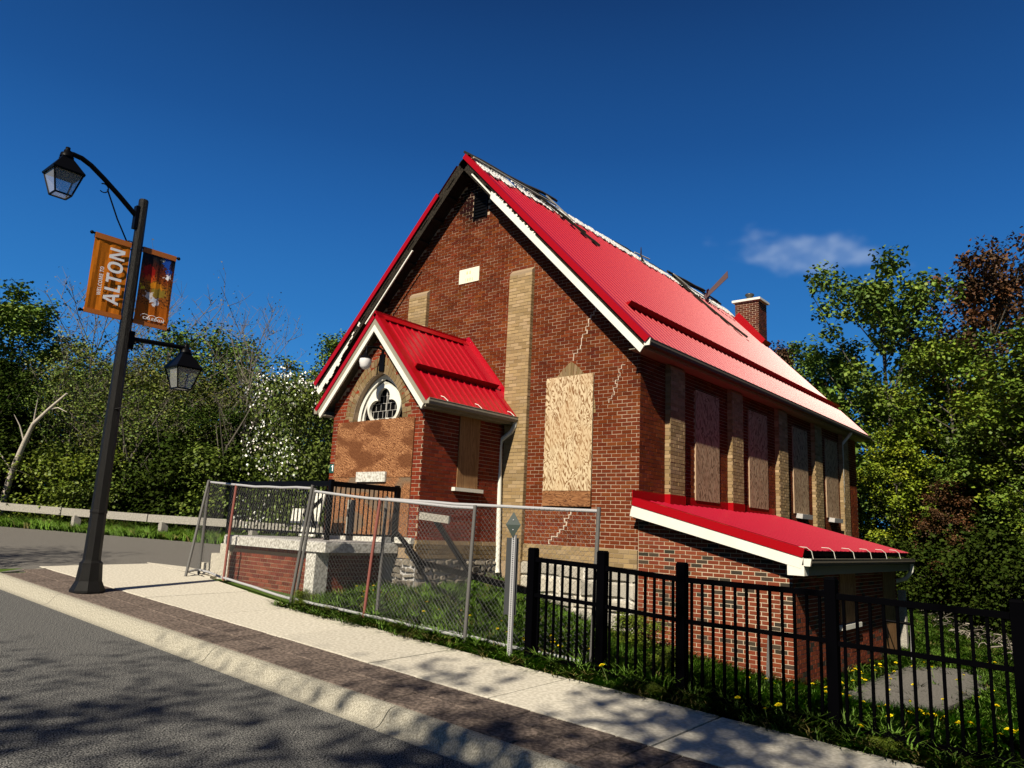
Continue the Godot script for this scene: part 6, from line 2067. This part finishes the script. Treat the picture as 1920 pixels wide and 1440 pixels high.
	var zones := [
		[Vector2(3.1, 1.6), Vector2(0.5, 0.9), 18, "yellow dandelion in the grass before the lean-to corner", "dandelions before the lean-to corner"],
		[Vector2(3.3, -1.8), Vector2(0.3, 1.6), 22, "yellow dandelion between the lean-to side wall and the concrete pad", "dandelions beside the lean-to side wall"],
		[Vector2(4.6, 1.9), Vector2(0.7, 0.9), 24, "yellow dandelion behind the fence before the concrete pad", "dandelions before the concrete pad"],
		[Vector2(4.9, -4.0), Vector2(1.2, 3.6), 34, "yellow dandelion in the far lawn right of the concrete pad", "dandelions in the far lawn"],
		[Vector2(5.7, 2.8), Vector2(0.6, 1.0), 16, "yellow dandelion behind the right end of the black fence", "dandelions behind the right fence end"],
		[Vector2(-1.0, 3.4), Vector2(0.9, 0.5), 12, "yellow dandelion behind the chain-link panels", "dandelions behind the chain-link"],
		[Vector2(1.3, 3.9), Vector2(0.7, 0.35), 12, "yellow dandelion behind the left end of the black fence", "dandelions behind the left fence end"],
		[Vector2(3.6, 4.68), Vector2(1.2, 0.05), 5, "yellow dandelion in the weedy strip before the black fence", "dandelions in the pavement verge"],
		[Vector2(-3.0, 3.1), Vector2(0.35, 0.6), 6, "yellow dandelion at the foot of the landing", "dandelions at the landing foot"],
	]
	for q in zones:
		for k in q[2]:
			var p: Vector2 = q[0] + Vector2(clampf(r.randfn(), -1.6, 1.6) * q[1].x, clampf(r.randfn(), -1.6, 1.6) * q[1].y) * 0.7
			if p.y > 4.85: continue
			var d: Node3D = base.duplicate()
			d.name = numbered("dandelion")
			add_child(d)
			d.position = Vector3(p.x, lawn(p.x, p.y) - 0.02, p.y)
			d.rotation = Vector3(r.randf_range(-0.1, 0.35), r.randf() * TAU, r.randf_range(-0.2, 0.2))
			d.scale = Vector3.ONE * r.randf_range(0.8, 1.3)
			tag(d, q[3], "flower", q[4])
	base.free()

# ---------------------------------------------------------------- sky
func sky_panorama() -> ImageTexture:
	var w := 512
	var h := 256
	var im := Image.create(w, h, false, Image.FORMAT_RGBF)
	var ks := [[-90.0, Color(0.05, 0.06, 0.05)], [-2.0, Color(0.05, 0.12, 0.22)], [0.0, Color(0.075, 0.33, 0.74)], [8.0, Color(0.052, 0.275, 0.68)], [15.0, Color(0.030, 0.19, 0.53)], [22.0, Color(0.019, 0.128, 0.41)], [28.0, Color(0.0125, 0.085, 0.295)], [38.0, Color(0.0075, 0.044, 0.165)], [60.0, Color(0.005, 0.024, 0.095)], [90.0, Color(0.004, 0.018, 0.075)]]
	var sun := SUNV.normalized()
	for y in h:
		var el := 90.0 - 180.0 * (y + 0.5) / h
		var col: Color = ks[0][1]
		for i in ks.size() - 1:
			if el >= ks[i][0] and el <= ks[i + 1][0]:
				col = (ks[i][1] as Color).lerp(ks[i + 1][1], (el - ks[i][0]) / (ks[i + 1][0] - ks[i][0]))
		for x in w:
			var az := (float(x) + 0.5) / w * TAU     # direction x = sin(az), z = -cos(az)
			var d := Vector3(sin(az) * cos(deg_to_rad(el)), sin(deg_to_rad(el)), -cos(az) * cos(deg_to_rad(el)))
			var c := maxf(0.0, d.dot(sun))
			var glow := pow(c, 8.0) * 0.12 + pow(c, 60.0) * 0.5
			var sc := 1.0 / 1.6
			im.set_pixel(x, y, Color(col.r + glow * 0.9, col.g + glow * 0.95, col.b + glow * 1.0) * sc if el > 0 else col * sc)
	im.resize(2048, 1024, Image.INTERPOLATE_BILINEAR)
	# one thin wisp of cloud
	var f := FastNoiseLite.new()
	f.seed = 21
	f.frequency = 0.025
	f.fractal_octaves = 5
	var cd := Vector3(-0.28, 0.347, -0.895)
	var caz := atan2(cd.x, -cd.z)
	var cel := asin(cd.y)
	var cx := fposmod(caz, TAU) / TAU * 2048.0
	var cy := (PI / 2 - cel) / PI * 1024.0
	for y in range(int(cy) - 22, int(cy) + 24):
		for x in range(int(cx) - 44, int(cx) + 46):
			var u := (x - cx) / 34.0
			var v := (y - cy - 5.0 * u) / 8.5
			var k := 1.0 - smoothstep(0.25, 1.15, sqrt(u * u + v * v) + f.get_noise_2d(x * 1.6, y * 3.4) * 0.75)
			k *= 0.32 * (0.5 + 0.5 * smoothstep(-0.3, 0.4, f.get_noise_2d(x * 2.5 + 300.0, y * 4.0)))
			if k > 0.0:
				var c := im.get_pixel(x, y)
				im.set_pixel(x, y, c.lerp(Color(0.36, 0.43, 0.53), k))
	return ImageTexture.create_from_image(im)

func _ready() -> void:
	rng.seed = 20240
	var cam := Camera3D.new()
	cam.name = "camera"
	cam.transform = Transform3D(Basis(Vector3(0.77630361, 0.04462432, -0.62877768), Vector3(0.08457889, 0.98109759, 0.17405152), Vector3(0.6246592, -0.18829814, 0.75785533)).orthonormalized(), Vector3(6.9266, -0.393, 12.1177))
	cam.fov = 53.6
	cam.near = 0.05
	cam.far = 1500.0
	add_child(cam)
	cam.current = true
	var we := WorldEnvironment.new()
	we.name = "environment"
	var e := Environment.new()
	var sm := PanoramaSkyMaterial.new()
	sm.panorama = sky_panorama()
	var sk := Sky.new()
	sk.sky_material = sm
	e.background_mode = Environment.BG_SKY
	e.sky = sk
	e.tonemap_mode = Environment.TONE_MAPPER_LINEAR
	e.tonemap_exposure = 1.6
	e.sdfgi_enabled = true
	e.ssao_enabled = true
	e.ssil_enabled = true
	we.environment = e
	add_child(we)
	var sun := DirectionalLight3D.new()
	sun.name = "sun"
	sun.light_energy = 1.6
	sun.light_color = Color(1.0, 0.955, 0.87)
	sun.light_angular_distance = 0.5
	sun.shadow_enabled = true
	add_child(sun)
	sun.look_at_from_position(SUNV * 30.0, Vector3.ZERO)
	make_materials()
	ground_and_road()
	church()
	landing()
	chain_link()
	black_fence()
	sign_post()
	lamp()
	guard_rail()
	yard_bits()
	forest()
	grass()
	for p in protos.values():
		p.free()
